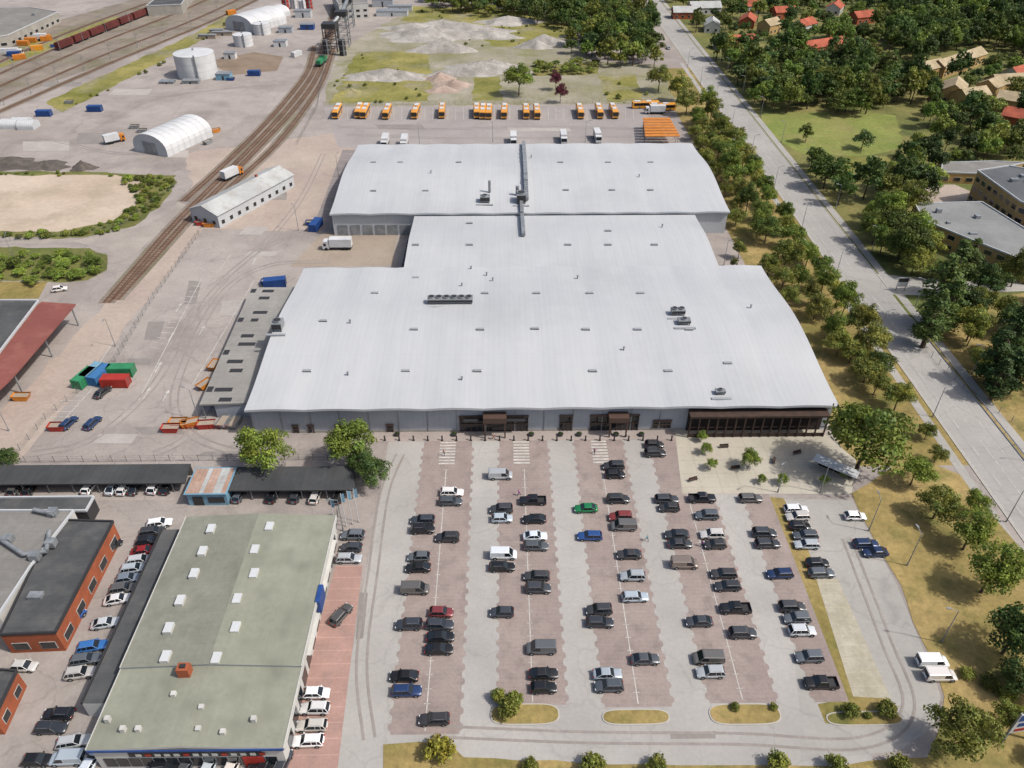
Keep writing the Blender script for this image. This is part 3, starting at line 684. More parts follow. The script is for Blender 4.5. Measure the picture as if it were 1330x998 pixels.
def gable(name,u,v,L,Wd,h,ang,wm,rm,rise=None,world=None,overh=.4):
    c=world or G(u,v,h); a=R(ang);ca,sa=math.cos(a),math.sin(a);rise=rise or Wd*.3
    T=lambda x,y,z:(c[0]+x*ca-y*sa,c[1]+x*sa+y*ca,z)
    b=MB(); b.obox(c,L,Wd,0,h,a,wm)
    for sx in (-1,1): b.face([T(sx*L/2,-Wd/2,h),T(sx*L/2,Wd/2,h),T(sx*L/2,0,h+rise)],wm)
    o=overh; k=rise/(Wd/2)
    for sy in (-1,1):
        b.face([T(-L/2-o,sy*(Wd/2+o),h-o*k+.08),T(L/2+o,sy*(Wd/2+o),h-o*k+.08),T(L/2+o,0,h+rise+.08),T(-L/2-o,0,h+rise+.08)],rm)
        b.face([T(-L/2-o,sy*(Wd/2+o),h-o*k-.08),T(L/2+o,sy*(Wd/2+o),h-o*k-.08),T(L/2+o,sy*(Wd/2+o),h-o*k+.08),T(-L/2-o,sy*(Wd/2+o),h-o*k+.08)],rm)
    P=[T(-L/2,-Wd/2,0)[:2],T(L/2,-Wd/2,0)[:2],T(L/2,Wd/2,0)[:2],T(-L/2,Wd/2,0)[:2]]
    walls_windows(b,P,1,1,3,3.5,1.3,1.3)
    if h<5: b.obox(T(L*.2,0.3,0)[:2],.7,.7,h,h+rise+.8,a,ORB)
    return b.obj(name)
# auto-shop, bottom left
B=MB()
x0,x1,y0,y1=-58.8,-31.9,56,99.2
B.box(x0,x1,y0,y1,0,5.6,WALLW)
xm=-45.6
for (ya,yb,dz,m1,m2) in ((y0-.3,68.3,0,FELT2,FELT2),(68.3,y1+.3,.4,FELT,FELT2)):
    e0,e1=x0-.35,x1+.35
    B.face([(e0,ya,5.75+dz),(xm,ya,6.5+dz),(xm,yb,6.5+dz),(e0,yb,5.75+dz)],m1)
    B.face([(xm,ya,6.5+dz),(e1,ya,5.75+dz),(e1,yb,5.75+dz),(xm,yb,6.5+dz)],m2)
    for (xa,za,xb_,zb_) in ((e0,5.75+dz,xm,6.5+dz),(xm,6.5+dz,e1,5.75+dz)):
        B.face([(xa,ya,za-.5-(dz)),(xb_,ya,zb_-.5-dz),(xb_,ya,zb_),(xa,ya,za)],WALLW if dz==0 else VCAP)
        B.face([(xa,yb,za-.6),(xb_,yb,zb_-.6),(xb_,yb,zb_),(xa,yb,za)],WALLW)
    B.box(e0-.12,e0+.0,ya,yb,5.2,5.85+dz,WALLW); B.box(e1,e1+.15,ya,yb,5.2,5.85+dz,WALLW)
B.box(x0-.36,x1+.36,y0-.45,y0-.3,5.2,5.6,BLUE)
for (u,v) in [(274,687),(263,716),(252,745),(234,780),(219,816),(215,853),(350,684),(331,714),(330,745),(308,778),(306,815),(281,855)]:
    x,y=G(u,v,6.9); B.box(x-.65,x+.65,y-.95,y+.95,6.3,7.15,WALLW,DOME)
for (u,v) in [(226,903),(140,935),(160,948),(180,948),(290,952),(258,948),(262,920),(330,935)]:
    x,y=G(u,v,6.3); B.box(x-.35,x+.35,y-.35,y+.35,5.9,6.9,WALLW)
x,y=G(240,872,7); B.box(x-.9,x+.9,y-.7,y+.7,5.9,8.2,ORB); B.box(x-.4,x+.4,y-.3,y+.3,8.2,8.5,DARKM)
n_=14
for i in range(n_):
    xa=x0+1+(x1-x0-2)*i/n_; B.box(xa,xa+1.6,y0-.08,y0-.01,.6,2.8,GLS)
B.box(x0+5,x1-3,y0-.14,y0-.02,3.3,4.5,DARKM)
for i in range(14):
    xa=x0+6+i*1.35; B.box(xa,xa+.8,y0-.2,y0-.141,3.55,4.2,[WALLW,RED,WALLW,WALLW][i%4])
B.box(x1-6,x1-3,y0-.22,y0-.141,.2,3.1,RED)
for i in range(12):
    ya=y0+2+i*3.4; B.box(x1+.01,x1+.08,ya,ya+2.2,.3,3.0,GLS)
B.box(x1+.25,x1+1.0,80,83.5,3.4,6.4,BLUE); B.box(x1+.01,x1+.7,72,96,3.2,3.4,WALLW)
B.box(-64,x0-.5,y0+8,y1-.5,0,3.6,WALLW,BLKR); B.box(-64.2,-63.9,y0+8,y1-.5,3.3,3.9,DARKM)
B.obj('auto_shop_building')
block('orange_brick_building',[(72,676),(147,678),(72,822),(0,825)],5,ORB,BLKR,1,4,2.4,1.6,frame=DARKM,extras=1)
block('grey_roof_building',[(-120,664),(96,664),(40,736),(-2,800),(-120,815)],5.4,WALLW,LTR,0,extras=3)
block('low_dark_building',[(-120,648),(122,646),(112,664),(-120,666)],3.6,DARKM,BLKR,0)
dk=MB()
for (u0,v0,u1,v1) in [(30,720,60,716),(60,716,64,690),(44,662,70,668),(0,700,30,720)]:
    a=G(u0,v0,6.3);c=G(u1,v1,6.3); dk.tube((a[0],a[1],6.3),(c[0],c[1],6.3),.4,METL,10)
for (u,v) in ((45,722),(66,705),(68,665),(10,700)):
    a=G(u,v,6.2); dk.box(a[0]-.8,a[0]+.8,a[1]-.7,a[1]+.7,5.5,6.8,METL)
dk.obj('rooftop_ventilation_ducts')
block('brick_workshop',[(-140,862),(22,872),(-8,935),(-140,935)],4.2,ORB,BLKR,1,3.2,1.6,1.4,frame=DARKM)
# carports
def carport(px,name):
    pts=[G(u,v,2.9) for u,v in px]; b=MB(); b.prism(pts,2.7,3.0,DARKM,BLKG)
    y0=min(p[1] for p in pts);y1=max(p[1] for p in pts);x0=min(p[0] for p in pts)+.5;x1=max(p[0] for p in pts)-.5
    x=x0
    while x<x1:
        b.box(x,x+.15,y0+.4,y0+.55,0,2.7,METL); b.box(x,x+.15,y1-.55,y1-.4,0,2.7,METL); x+=5
    b.box(x0,x1,y1-.35,y1-.25,0,2.6,CPW)
    b.obj(name)
carport([(-120,606),(248,603),(240,628),(-120,631)],'carport'); carport([(300,607),(458,606),(462,637),(294,638)],'carport')
k=MB(); pts=[G(u,v,3.4) for u,v in ((250,609),(299,608),(293,640),(241,641))]; xk0,xk1=pts[3][0],pts[2][0]; yk0,yk1=pts[3][1],pts[0][1]
k.box(xk0,xk1,yk0,yk1,0,3.3,TEAL)
k.box(xk0-.3,xk1+.3,yk0-.4,yk1+.3,3.3,3.45,TEAL)
n_=9
for i in range(n_):
    xa=xk0+(xk1-xk0)*i/n_; xb2=xk0+(xk1-xk0)*(i+1)/n_
    k.box(xa+.02,xb2-.02,yk0-.1,yk1,3.45,3.5,GRYR if i in (3,6,7) else RUST)
k.box(xk0+1,xk0+3,yk0-.08,yk0-.01,.1,2.4,DARKM); k.box(xk0+4,xk1-.6,yk0-.08,yk0-.01,.8,2.2,GLS)
k.obj('workshop_kiosk')
b=MB(); pts=[G(u,v,6) for u,v in ((54,392),(98,395),(14,492),(-60,560),(-60,480))]
b.prism(pts,5.6,6.0,REDR); 
for (u,v) in ((95,400),(60,440),(20,486),(52,400),(10,445),(-20,520)):
    x,y=G(u,v,5.6); b.box(x-.6,x-.3,y-.15,y+.15,0,5.6,METL)
b.obj('red_roof_canopy')
block('dark_roof_shed',[(-120,390),(50,391),(-10,470),(-120,520)],6.5,CONC,BLKR,0)
gable('storage_shed',316,248,38,12,4.6,63,FAC2,GRYR,rise=2.2)
gable('loading_shed',352,240,10,6,2.8,63,FAC2,GRYR,rise=1)
def arch(name,u,v,L,Wd,h,ang,m=WHP):
    c=G(u,v,h*.5);a=R(ang);ca,sa=math.cos(a),math.sin(a);T=lambda x,y,z:(c[0]+x*ca-y*sa,c[1]+x*sa+y*ca,z)
    b=MB();n=12;P=[(-Wd/2,0)]+[(-Wd/2*math.cos(math.pi*i/n),h*.35+h*.65*math.sin(math.pi*i/n)) for i in range(n+1)]+[(Wd/2,0)]
    for (ya,za),(yb,zb) in zip(P[:-1],P[1:]): b.face([T(-L/2,ya,za),T(L/2,ya,za),T(L/2,yb,zb),T(-L/2,yb,zb)],m)
    for sx in (-1,1): b.face([T(sx*L/2,y,z) for y,z in P],FAC2)
    b.obox(T(-L/2-.05,0,0)[:2],.15,Wd*.4,0,h*.6,a,METL); 
    for i in range(1,8):
        x=-L/2+L*i/8
        for (ya,za),(yb,zb) in zip(P[:-1],P[1:]): b.face([T(x-.12,ya*1.01,za*1.01),T(x+.12,ya*1.01,za*1.01),T(x+.12,yb*1.01,zb*1.01),T(x-.12,yb*1.01,zb*1.01)],ROOF2)
    return b.obj(name)
arch('arched_storage_hall',224,174,26,17,8,66); arch('arched_storage_hall',332,24,30,22,9,62); arch('arched_storage_hall',352,16,20,14,6,62)
def tank(u,v,dpx,h,m=WHP,name='storage_tank'):
    x,y=G(u,v,0); r=dpx/2/S(v); b=MB(); b.tube((x,y,0),(x,y,h),r,m,36); 
    vs=[(x+r*math.cos(2*math.pi*i/36),y+r*math.sin(2*math.pi*i/36),h) for i in range(36)]+[(x,y,h+r*.12)]
    b.mesh([(a,c,d+.02) for a,c,d in vs],[(i,(i+1)%36,36) for i in range(36)],m,True)
    for zz in (h*.33,h*.66,h): b.tube((x,y,zz-.1),(x,y,zz+.05),r+.06,ROOF2,36,cap=False)
    b.box(x+r*.3,x+r*.3+.6,y-r-.25,y-r+.4,0,h+1,METL); 
    b.tube((x,y,h),(x,y,h+r*.2),.5,METL,8); return b.obj(name)
tank(258,98,50,11); tank(317,59,24,6); tank(341,44,22,6); 
for i,(u,v) in enumerate([(372,14),(382,11),(394,16),(402,12)]): tank(u,v,9,7,[RED,WHP,WHP,RED][i])
for (u,v,w_,d_,h,m) in [(292,103,7,5,3,TEAL),(249,108,8,4,1.5,METL),(218,108,7,4,1,METL),(300,76,6,4,3,WHP),(365,60,7,5,3,WHP),(372,42,8,5,3,FAC),(400,38,8,5,3,BLUE),(395,22,10,6,4,FAC2),(360,30,6,5,3,RED),(270,50,10,3,2,BROWN),(290,46,12,3,2,BROWN),(282,43,8,3,2,BROWN),(510,20,20,8,3,FAC2),(520,14,16,5,3,FAC2),(498,8,14,8,5,FAC)]:
    x,y=G(u,v); b=MB(); b.box(x-w_/2,x+w_/2,y-d_/2,y+d_/2,0,h,m); b.box(x-w_/2-.2,x+w_/2+.2,y-d_/2-.2,y+d_/2+.2,h,h+.2,METL); b.box(x-.5,x+.5,y-d_/2-.06,y-d_/2,0,h*.7,DARKM); b.obj('equipment_hut')
block('industrial_building',[(-80,12),(38,10),(75,16),(10,46),(-80,60)],6,CONC,LTR,1,6,3,1.5,extras=4)
block('industrial_building',[(215,-12),(250,-14),(235,6),(190,8)],6,CONC,BLKR,0)
block('office_building',[(430,-12),(475,-14),(478,4),(440,6)],9,WALLW,LTR,2,4)
b=MB()
def tw(u,v,w_,h,m=METL):
    x,y=G(u,v)
    for sx in (-1,1):
        for sy in (-1,1): b.box(x+sx*w_/2-.25,x+sx*w_/2+.25,y+sy*w_/2-.25,y+sy*w_/2+.25,0,h,m)
    for zz in np.arange(3,h,3.5):
        for sy in (-1,1): b.tube((x-w_/2,y+sy*w_/2,zz-3),(x+w_/2,y+sy*w_/2,zz),.15,m,5); b.box(x-w_/2,x+w_/2,y+sy*w_/2-.1,y+sy*w_/2+.1,zz,zz+.2,m)
    b.box(x-w_/2-.3,x+w_/2+.3,y-w_/2-.3,y+w_/2+.3,h,h+2.5,DARKM); return x,y,h
A_=tw(432,66,7,12,DARKM); B2=tw(448,60,6,16); C2=tw(455,35,5,14)
b.tube(A_[:2]+(12,),B2[:2]+(17,),1.1,METL,8); b.tube(B2[:2]+(17,),C2[:2]+(15,),1.1,METL,8); b.tube(C2[:2]+(15,),(G(470,5)+(10,)),1.1,METL,8)
b.obj('conveyor_tower')
for (u,v,hh) in [(446,72,8),(425,70,7)]: tank(u,v,9,hh,DARKM,'silo')
# school buildings (right)
block('school_building',[(1188,265),(1275,263),(1335,300),(1345,345),(1262,312),(1200,287)],6.5,YBR,mat('school_roof',C(148,150,149),C(134,136,137),s=.1,fine=1,fa=.1),2,3.2,2.2,1.3,3.1,1.0,extras=4)
block('school_building',[(1270,222),(1310,216),(1420,235),(1420,300),(1325,262)],11,YBR,mat('school_roof_dark',C(104,108,112),C(90,94,98),s=.1,fine=1,fa=.1),3,3.2,2.2,1.4,3.3,1.2,extras=8)
block('flat_roof_annex',[(1224,212),(1290,210),(1330,212),(1270,226),(1222,224)],4,YBR,LTR,1,4)
for (u,v,L,Wd,a,rt) in HOUSES:
    rm={'R':REDT,'B':BEIR,'G':GRYR}[rt]
    gable('brick_house' if rm is REDT else 'terraced_house',u,v,L,Wd,4.2 if rm is not BEIR else 5.5,a,YBR if rm is BEIR else (WALLW if int(u)%2 else ORB),rm)
def heap(u,v,r,h,m=GRAV,e=1.0):
    x,y=G(u,v);b=MB();vs=[];n=30;h*=1.4
    for j in range(9):
        t=j/8
        for i in range(n):
            th=2*math.pi*i/n; rr=r*(1-t)*(1+.18*math.sin(3*th+u)+.1*math.sin(7*th+v)+random.uniform(-.05,.05)); vs.append((x+rr*math.cos(th)*e,y+rr*math.sin(th)*.6,.02+h*(t**1.15)*(1+.14*math.sin(5*th+v)*(1-t))+(random.uniform(-.15,.2) if j else 0)))
    b.mesh(vs,[(j*n+i,j*n+(i+1)%n,(j+1)*n+(i+1)%n,(j+1)*n+i) for j in range(8) for i in range(n)],m,True); b.obj('gravel_heap')
DGR=mat('dark_spoil',C(110,102,96),C(90,84,80),s=.3,fine=1.5,fa=.25)
PKG=mat('pink_spoil',C(182,164,152),C(166,146,134),s=.2,fine=1.2,fa=.2)
for a in [(502,100,13,3),(475,103,7,2),(525,102,8,2.5),(575,66,12,5),(560,48,22,4),(600,40,20,3.5),(632,48,14,3),(540,38,14,2.5),(706,58,10,4),(696,62,7,3),(624,92,16,3.5),(600,96,12,3),(640,88,10,3),(660,30,14,3),(575,35,16,3)]: heap(*a,e=1.5)
for a in [(590,112,9,2.2,PKG),(572,104,8,2.6,PKG),(575,118,8,2,PKG),(15,214,12,1.8,DGR),(60,216,9,1.5,DGR),(-20,214,12,2,DGR),(108,219,5,2.2,DGR),(455,120,6,1.5,YEL)]: heap(*a)
def container(u,v,m,ang=0,L=6.06,name='shipping_container'):
    x,y=G(u,v,1.3);a=R(ang);b=MB();b.obox((0,0),L,2.44,.12,2.59,0,m)
    n=int(L/.4)
    for i in range(n):
        xx=-L/2+L*(i+.5)/n
        for sy in (-1,1): b.box(xx-.1,xx+.1,sy*1.25-.03,sy*1.25+.03,.3,2.4,m)
    for sx in (-1,1):
        for sy in (-1,1): b.box(sx*L/2-.08,sx*L/2+.08,sy*1.25-.08,sy*1.25+.08,0,2.65,m)
    for yy in (-.6,-.2,.2,.6): b.tube((L/2+.06,yy,.3),(L/2+.06,yy,2.4),.03,METL,5)
    put(b.data(name),name,(x,y,0),a)
STB=mat('steel_blue_paint',C(64,120,174),fa=.1)
for a in [(157,481,GRN,0),(150,495,RED,0),(120,485,TEAL,75),(130,487,STB,75),(110,491,GRN,75),(123,141,BLUE,0),(357,367,BLUE,10),(57,147,BLUE,0),(410,292,BLUE,80),
  (18,70,BLUE,10),(40,52,ORG,5),(30,56,ORG,0),(60,50,ORG,20),(25,74,ORG,30),(8,66,WHP,10),(48,62,YELP,20),(330,95,BLUE,0),(385,70,WHP,60),(300,16,ORG,50)]: container(*a)
def skip(u,v,m,ang=0,name='waste_skip'):
    x,y=G(u,v,.6); b=MB(); L,Wd,h=4,1.9,1.4
    bot=[(-L/2+.6,-Wd/2),(L/2-.6,-Wd/2),(L/2-.6,Wd/2),(-L/2+.6,Wd/2)];top=[(-L/2,-Wd/2),(L/2,-Wd/2),(L/2,Wd/2),(-L/2,Wd/2)]
    vs=[(a,c,.1) for a,c in bot]+[(a,c,h) for a,c in top]; b.mesh(vs,[(i,(i+1)%4,4+(i+1)%4,4+i) for i in range(4)]+[(3,2,1,0)],m); b.face([(a*.95,c*.95,h*.75) for a,c in top],BROWN)
    b.box(-L/2,L/2,-Wd/2-.06,-Wd/2,h-.15,h,m); b.box(-L/2,L/2,Wd/2,Wd/2+.06,h-.15,h,m)
    put(b.data(name),name,(x,y,0),R(ang))
for a in [(232,549,ORG),(247,550,ORG,20),(268,552,RED,5),(290,549,METL,80),(305,550,METL,80),(278,475,ORG,80),(266,500,ORG,60),(272,292,ORG),(262,290,RED),(222,557,RED,0),(348,367,BLUE),(185,170,METL),(300,103,BLUE,0),(405,290,BLUE),(28,516,ORG),(75,555,RED),(90,133,METL),(175,165,METL),(70,60,BLUE,20),(280,170,ORG,40),(270,185,METL,60)]: skip(*a)
b=MB()
for i in range(12):
    x,y=G(225+i*6,558); b.box(x-.06,x+.06,y-.06,y+.06,0,1.2,RED)
x0_,y0_=G(222,558);x1_2,_=G(300,558); b.box(x0_,x1_2,y0_-.03,y0_+.03,.5,.65,RED); b.box(x0_,x1_2,y0_-.03,y0_+.03,1,1.15,RED); b.obj('red_barrier')
for (u,v) in ((14,160),(28,158),(36,161)):
    arch('storage_tent',u,v,7,6,3.4,0)
# ------------------------------------------------------------ vehicles
def car_mesh(kind):
    P=dict(sedan=(4.65,1.82,1.45,1.05,-1.95,.35,-1.0,.92),wagon=(4.75,1.82,1.48,1.05,-2.25,.35,-1.85,.92),hatch=(4.15,1.78,1.5,1.0,-1.98,.3,-1.45,.94),
           suv=(4.6,1.88,1.68,1.05,-2.22,.4,-1.8,1.02),van=(5.0,1.95,1.95,1.75,-2.45,1.0,-2.35,1.05),pickup=(5.35,1.9,1.8,1.2,-.95,.5,-.75,1.08))[kind]
    L,Wd,H,gb,ge,rf,rb,belt=P; w=Wd/2; b=MB()
    hs=belt-.04
    st=[(L/2,.45,.6*w+.2,.55),(L/2-.08,.32,.9*w,.68),(L/2-.35,.25,w,.76),(gb+.1,.22,w,hs-.02),(0,.22,w*1.01,hs),(-L/2+.6,.22,w,hs+.02),(-L/2+.12,.28,.95*w,hs),(-L/2,.42,.86*w,.7)]
    if kind=='pickup': st=[(L/2,.5,.7*w,.75),(L/2-.08,.38,.92*w,.92),(L/2-.4,.32,w,.98),(gb+.1,.3,w,hs),(-.9,.3,w,hs)]
    if kind=='van': st[1]=(L/2-.06,.32,.92*w,.8); st[2]=(L/2-.25,.25,w,.92)
    vs=[]
    for x,zb,ww,zt in st:
        vs+=[(x,-ww*.9,zb),(x,-ww,zb+(zt-zb)*.3),(x,-ww*1.0,zb+(zt-zb)*.7),(x,-ww*.93,zt-.02),(x,-ww*.55,zt+.035),(x,ww*.55,zt+.035),(x,ww*.93,zt-.02),(x,ww,zb+(zt-zb)*.7),(x,ww,zb+(zt-zb)*.3),(x,ww*.9,zb)]
    n=10;fs=[]
    for j in range(len(st)-1):
        for i in range(n): fs.append((j*n+i,(j+1)*n+i,(j+1)*n+(i+1)%n,j*n+(i+1)%n))
    b.mesh(vs,fs,PAINT,True); b.mesh(vs,[tuple(range(n)),tuple(range((len(st)-1)*n,len(st)*n))[::-1]],PAINT)
    wb_,wt=w*.93,w*.74
    if kind=='van': wt=w*.86
    zb_=belt-.03
    gv=[(gb,-wb_,zb_),(gb,wb_,zb_),(ge,wb_,zb_),(ge,-wb_,zb_),(rf,-wt,H-.03),(rf,wt,H-.03),(rb,wt,H-.03),(rb,-wt,H-.03)]
    b.mesh(gv,[(0,1,5,4),(1,2,6,5),(2,3,7,6),(3,0,4,7)],GLS)
    rr=.06
    b.mesh([(rf+rr,-wt-.02,H-.05),(rf+rr,wt+.02,H-.05),(rb-rr,wt+.02,H-.05),(rb-rr,-wt-.02,H-.05),(rf-.15,-wt*.85,H+.02),(rf-.15,wt*.85,H+.02),(rb+.12,wt*.85,H+.02),(rb+.12,-wt*.85,H+.02)],[(4,5,6,7),(0,1,5,4),(1,2,6,5),(2,3,7,6),(3,0,4,7)],PAINT,False)
    for s_ in (-1,1):
        b.tube((gb,s_*wb_,zb_),(rf,s_*wt,H-.03),.05,PAINT,5); b.tube((ge,s_*wb_,zb_),(rb,s_*wt,H-.03),.075,PAINT,5)
        xm_=(rf+rb)/2+.1; b.tube((xm_,s_*wb_,zb_),(xm_,s_*wt,H-.03),.045,PAINT,5)
        if kind in('wagon','suv'): b.tube((ge+.75,s_*wb_,zb_),(rb+.45,s_*wt,H-.03),.05,PAINT,5); b.tube((rf-.3,s_*(wt-.06),H+.06),(rb+.3,s_*(wt-.06),H+.06),.02,METL,5)
        b.box(gb-.45,gb-.25,s_*(w+.02) if s_>0 else -w-.2,w+.2 if s_>0 else -w-.02,belt,belt+.14,PAINT)
        if kind=='van':
            x1v=.2; b.mesh([(x1v,s_*(wb_+.015),zb_),(ge,s_*(wb_+.015),zb_),(rb,s_*(wt+.015),H-.03),(x1v,s_*(wt+.015),H-.03)],[(0,1,2,3)],PAINT)
        wr=.32 if kind not in('suv','pickup','van') else .37
        for xw in (L/2-.88,-L/2+.95):
            b.tube((xw,s_*(w-.2),wr),(xw,s_*(w+.025),wr),wr,TYRE,14); b.tube((xw,s_*(w+.0251),wr),(xw,s_*(w+.035),wr),wr*.6,METL,10)
            b.tube((xw,s_*(w-.1),wr+.02),(xw,s_*(w+.012),wr+.02),wr+.07,BLK,14)
        b.box(L/2-.2,L/2-.04,s_*w*.62-.17,s_*w*.62+.17,.6 if kind!='pickup' else .75,.72 if kind!='pickup' else .9,HEADL)
        b.box(-L/2-.015,-L/2+.16,s_*w*.7-.14,s_*w*.7+.14,.7,.86,TAILL)
    b.box(L/2-.06,L/2+.02,-.45,.45,.42,.56,DARKM); b.box(-L/2-.02,-L/2+.03,-.26,.26,.52,.63,WHP)
    if kind=='pickup':
        x0,x1=-L/2,-.9
        b.box(x0,x1,-w,w,.35,.62,PAINT,DARKM); b.box(x0,x1,-w,-w+.12,.62,hs,PAINT); b.box(x0,x1,w-.12,w,.62,hs,PAINT); b.box(x0,x0+.1,-w+.12,w-.12,.62,hs,PAINT)
    return b.data('car_'+kind)
CM={k:car_mesh(k) for k in ('sedan','wagon','hatch','suv','van','pickup')}
CC=dict(k=(.014,.014,.016,1),g=(.09,.095,.1,1),d=(.04,.042,.047,1),s=(.42,.44,.45,1),w=(.74,.75,.76,1),b=(.02,.07,.24,1),n=(.014,.03,.08,1),r=(.32,.02,.02,1),R=(.16,.03,.03,1),G=(.01,.16,.06,1),t=(.16,.13,.11,1),l=(.14,.17,.21,1),B=(.03,.12,.34,1))
def car(u,v,c='k',kind=None,ang=None,name=None):
    if kind is None: kind=random.choice(['wagon','wagon','hatch','suv','sedan'])
    x,y=G(u,v,.75)
    if ang is None: ang=random.choice((0,180))
    ang+=random.uniform(-1.8,1.8)
    nm=name or {'van':'parked_van','pickup':'pickup_truck'}.get(kind,'parked_car')
    f=random.uniform(.8,1.3); cc=CC[c]; t=random.uniform(-.1,.1); cc=(min(.8,cc[0]*f*(1+t)),min(.8,cc[1]*f),min(.8,cc[2]*f*(1-t)),1)
    put(CM[kind],nm,(x,y,.064),R(ang),1,cc)
cars="""549,675,d 549,687,k 587,639,w 585,651,g 581,698,d 544,723,g 543,737,k 539,765,g,van 573,795,R 531,811,d 571,811,d 572,827,k 570,843,k 525,878,k 528,897,n 564,934,d
650,617,s,van 651,661,d 652,673,s 692,650,k,pickup 694,674,k 695,696,w 696,709,g 654,720,w,van 652,736,k 697,748,d 699,764,d 652,795,d 703,842,g,van 706,875,k 706,893,k
797,605,d 799,616,k 803,648,d 761,660,G 806,671,R 810,683,g,van 766,696,b 817,720,d 822,748,s 825,775,s 778,792,d 779,808,d 838,856,g 789,875,s 791,891,g
850,577,d 851,588,d 866,648,d 869,659,d 912,647,k,pickup 918,669,g 879,694,d 883,706,d 925,694,s 929,707,d 889,732,t,van 940,745,d 945,761,d 955,790,k,pickup 908,807,d 965,822,d 920,855,g,van 923,873,s
975,647,g 993,692,d 997,706,d 1013,745,n 1029,788,d 1035,803,g 1042,819,s 1051,853,g 1066,887,k,pickup
1034,661,w 1036,671,s 1039,683,k 1046,695,g 1048,707,s 1062,731,k 1067,744,g 1111,670,w 1125,706,n 1137,717,n 1211,859,w,van 1221,877,w,van
458,695,l 456,711,d 453,725,s 411,900,w 409,920,w 405,942,s 400,962,w 31,865,s 66,945,d 88,985,s,van 48,987,k 76,927,k"""
for t in cars.split():
    p=t.split(','); car(float(p[0]),float(p[1]),p[2],p[3] if len(p)>3 else None,180 if (len(p)>3 and p[3]=='pickup') and random.random()<.5 else None)
for (u,v,c,a) in [(443,798,'g',60),(207,679,'w',10),(198,690,'d',10),(191,702,'k',10),(187,715,'r',10),(182,727,'s',10),(174,738,'s',10),(166,751,'l',10),(160,764,'g',10),(153,778,'w',10),(144,711,'k',70),(95,804,'b',70),(137,809,'s',10),(120,839,'B',10),(111,856,'g',10),(104,874,'s',10),(95,963,'s',10),(116,992,'w',80),(215,995,'k',5),(240,998,'g',80),(270,998,'s',80),(300,998,'w',80),(330,1000,'k',80),(345,990,'k',80),(366,993,'d',80),
  (22,633,'g',85),(40,633,'k',85),(117,631,'w',85),(147,632,'s',85),(162,632,'w',85),(176,632,'d',85),(202,631,'w',85),(218,631,'k',85),(355,642,'k',85),(385,642,'d',85),(410,643,'s',85),(440,643,'k',85),(310,643,'g',85),
  (89,549,'n',75),(120,549,'n',75),(133,509,'d',70),(77,375,'w',20)]: car(u,v,c,None,a)
car(961,177,'w','wagon',90,'moving_car'); car(868,62,'s','hatch',90,'moving_car')
def bus_mesh():
    b=MB(); L,w,H=12,1.27,3.05
    sec=[(-w,.35),(-w,2.75),(-w+.2,3.0),(w-.2,3.0),(w,2.75),(w,.35)]
    vs=[(x,y,z) for x in (-L/2,-L/2+.15,L/2-.15,L/2) for y,z in [((yy*.97 if abs(x)==L/2 else yy),zz) for yy,zz in sec]]
    n=6; b.mesh(vs,[(j*n+i,(j+1)*n+i,(j+1)*n+(i+1)%n,j*n+(i+1)%n) for j in range(3) for i in range(n)]+[tuple(range(n)),tuple(range(3*n,4*n))[::-1]],YELP)
    for s_ in (-1,1):
        b.box(-L/2+.6,L/2-.5,s_*w-.02,s_*w+.02,1.3,2.5,GLS)
        for i in range(7): b.box(-L/2+1.8+i*1.5,-L/2+1.88+i*1.5,s_*w-.03,s_*w+.03,1.3,2.5,DARKM)
        for xw in (L/2-2.6,-L/2+3.2): b.tube((xw,s_*(w-.3),.48),(xw,s_*(w+.03),.48),.48,TYRE,14); b.tube((xw,s_*(w+.031),.48),(xw,s_*(w+.05),.48),.26,METL,10)
        b.box(L/2-.02,L/2+.04,s_*.95-.15,s_*.95+.15,.7,.9,HEADL); b.box(L/2+.0,L/2+.3,s_*(w+.1)-.08,s_*(w+.1)+.08,1.9,2.4,BLK)
    b.box(L/2-.03,L/2+.03,-w+.15,w-.15,1.2,2.75,GLS); b.box(-L/2-.03,-L/2+.03,-w+.3,w-.3,1.6,2.6,GLS); b.box(L/2-.04,L/2+.05,-w+.1,w-.1,.35,.6,BLK)
    b.box(-L/2+.8,-L/2+3.6,-.85,.85,3.0,3.25,WHP); b.box(.2,2.6,-.8,.8,3.0,3.2,WHP); b.box(-2,-1.2,-.4,.4,3.0,3.1,METL)
    return b.data('bus')
BM=bus_mesh()
for u in (438,466,474,503,540,574,619,627,635,655,683,697,753,778,797):
    x,y=G(u,145,1.5); put(BM,'yellow_bus',(x,y+random.uniform(-1,1),.064),R(-90+random.uniform(-2,2)),1.08)
for (u,v) in ((838,136),(860,139)): 
    x,y=G(u,v,1.5); put(BM,'yellow_bus',(x,y,.04),R(4))
b=MB(); pts=[G(u,v,4.5) for u,v in ((835,153),(870,153),(884,178),(838,178))]
for i in range(7):
    t0,t1=i/7,(i+.75)/7
    q=[Vector(pts[0]).lerp(Vector(pts[3]),t0),Vector(pts[1]).lerp(Vector(pts[2]),t0),Vector(pts[1]).lerp(Vector(pts[2]),t1),Vector(pts[0]).lerp(Vector(pts[3]),t1)]
    b.prism([tuple(k) for k in q],4.3,4.5,ORG); 
    for kx in (q[0],q[1]): b.box(kx.x-.1 +(.3 if kx is q[0] else -.3),kx.x+.1+(.3 if kx is q[0] else -.3),kx.y-.6,kx.y-.4,0,4.3,METL)
b.obj('orange_canopy')
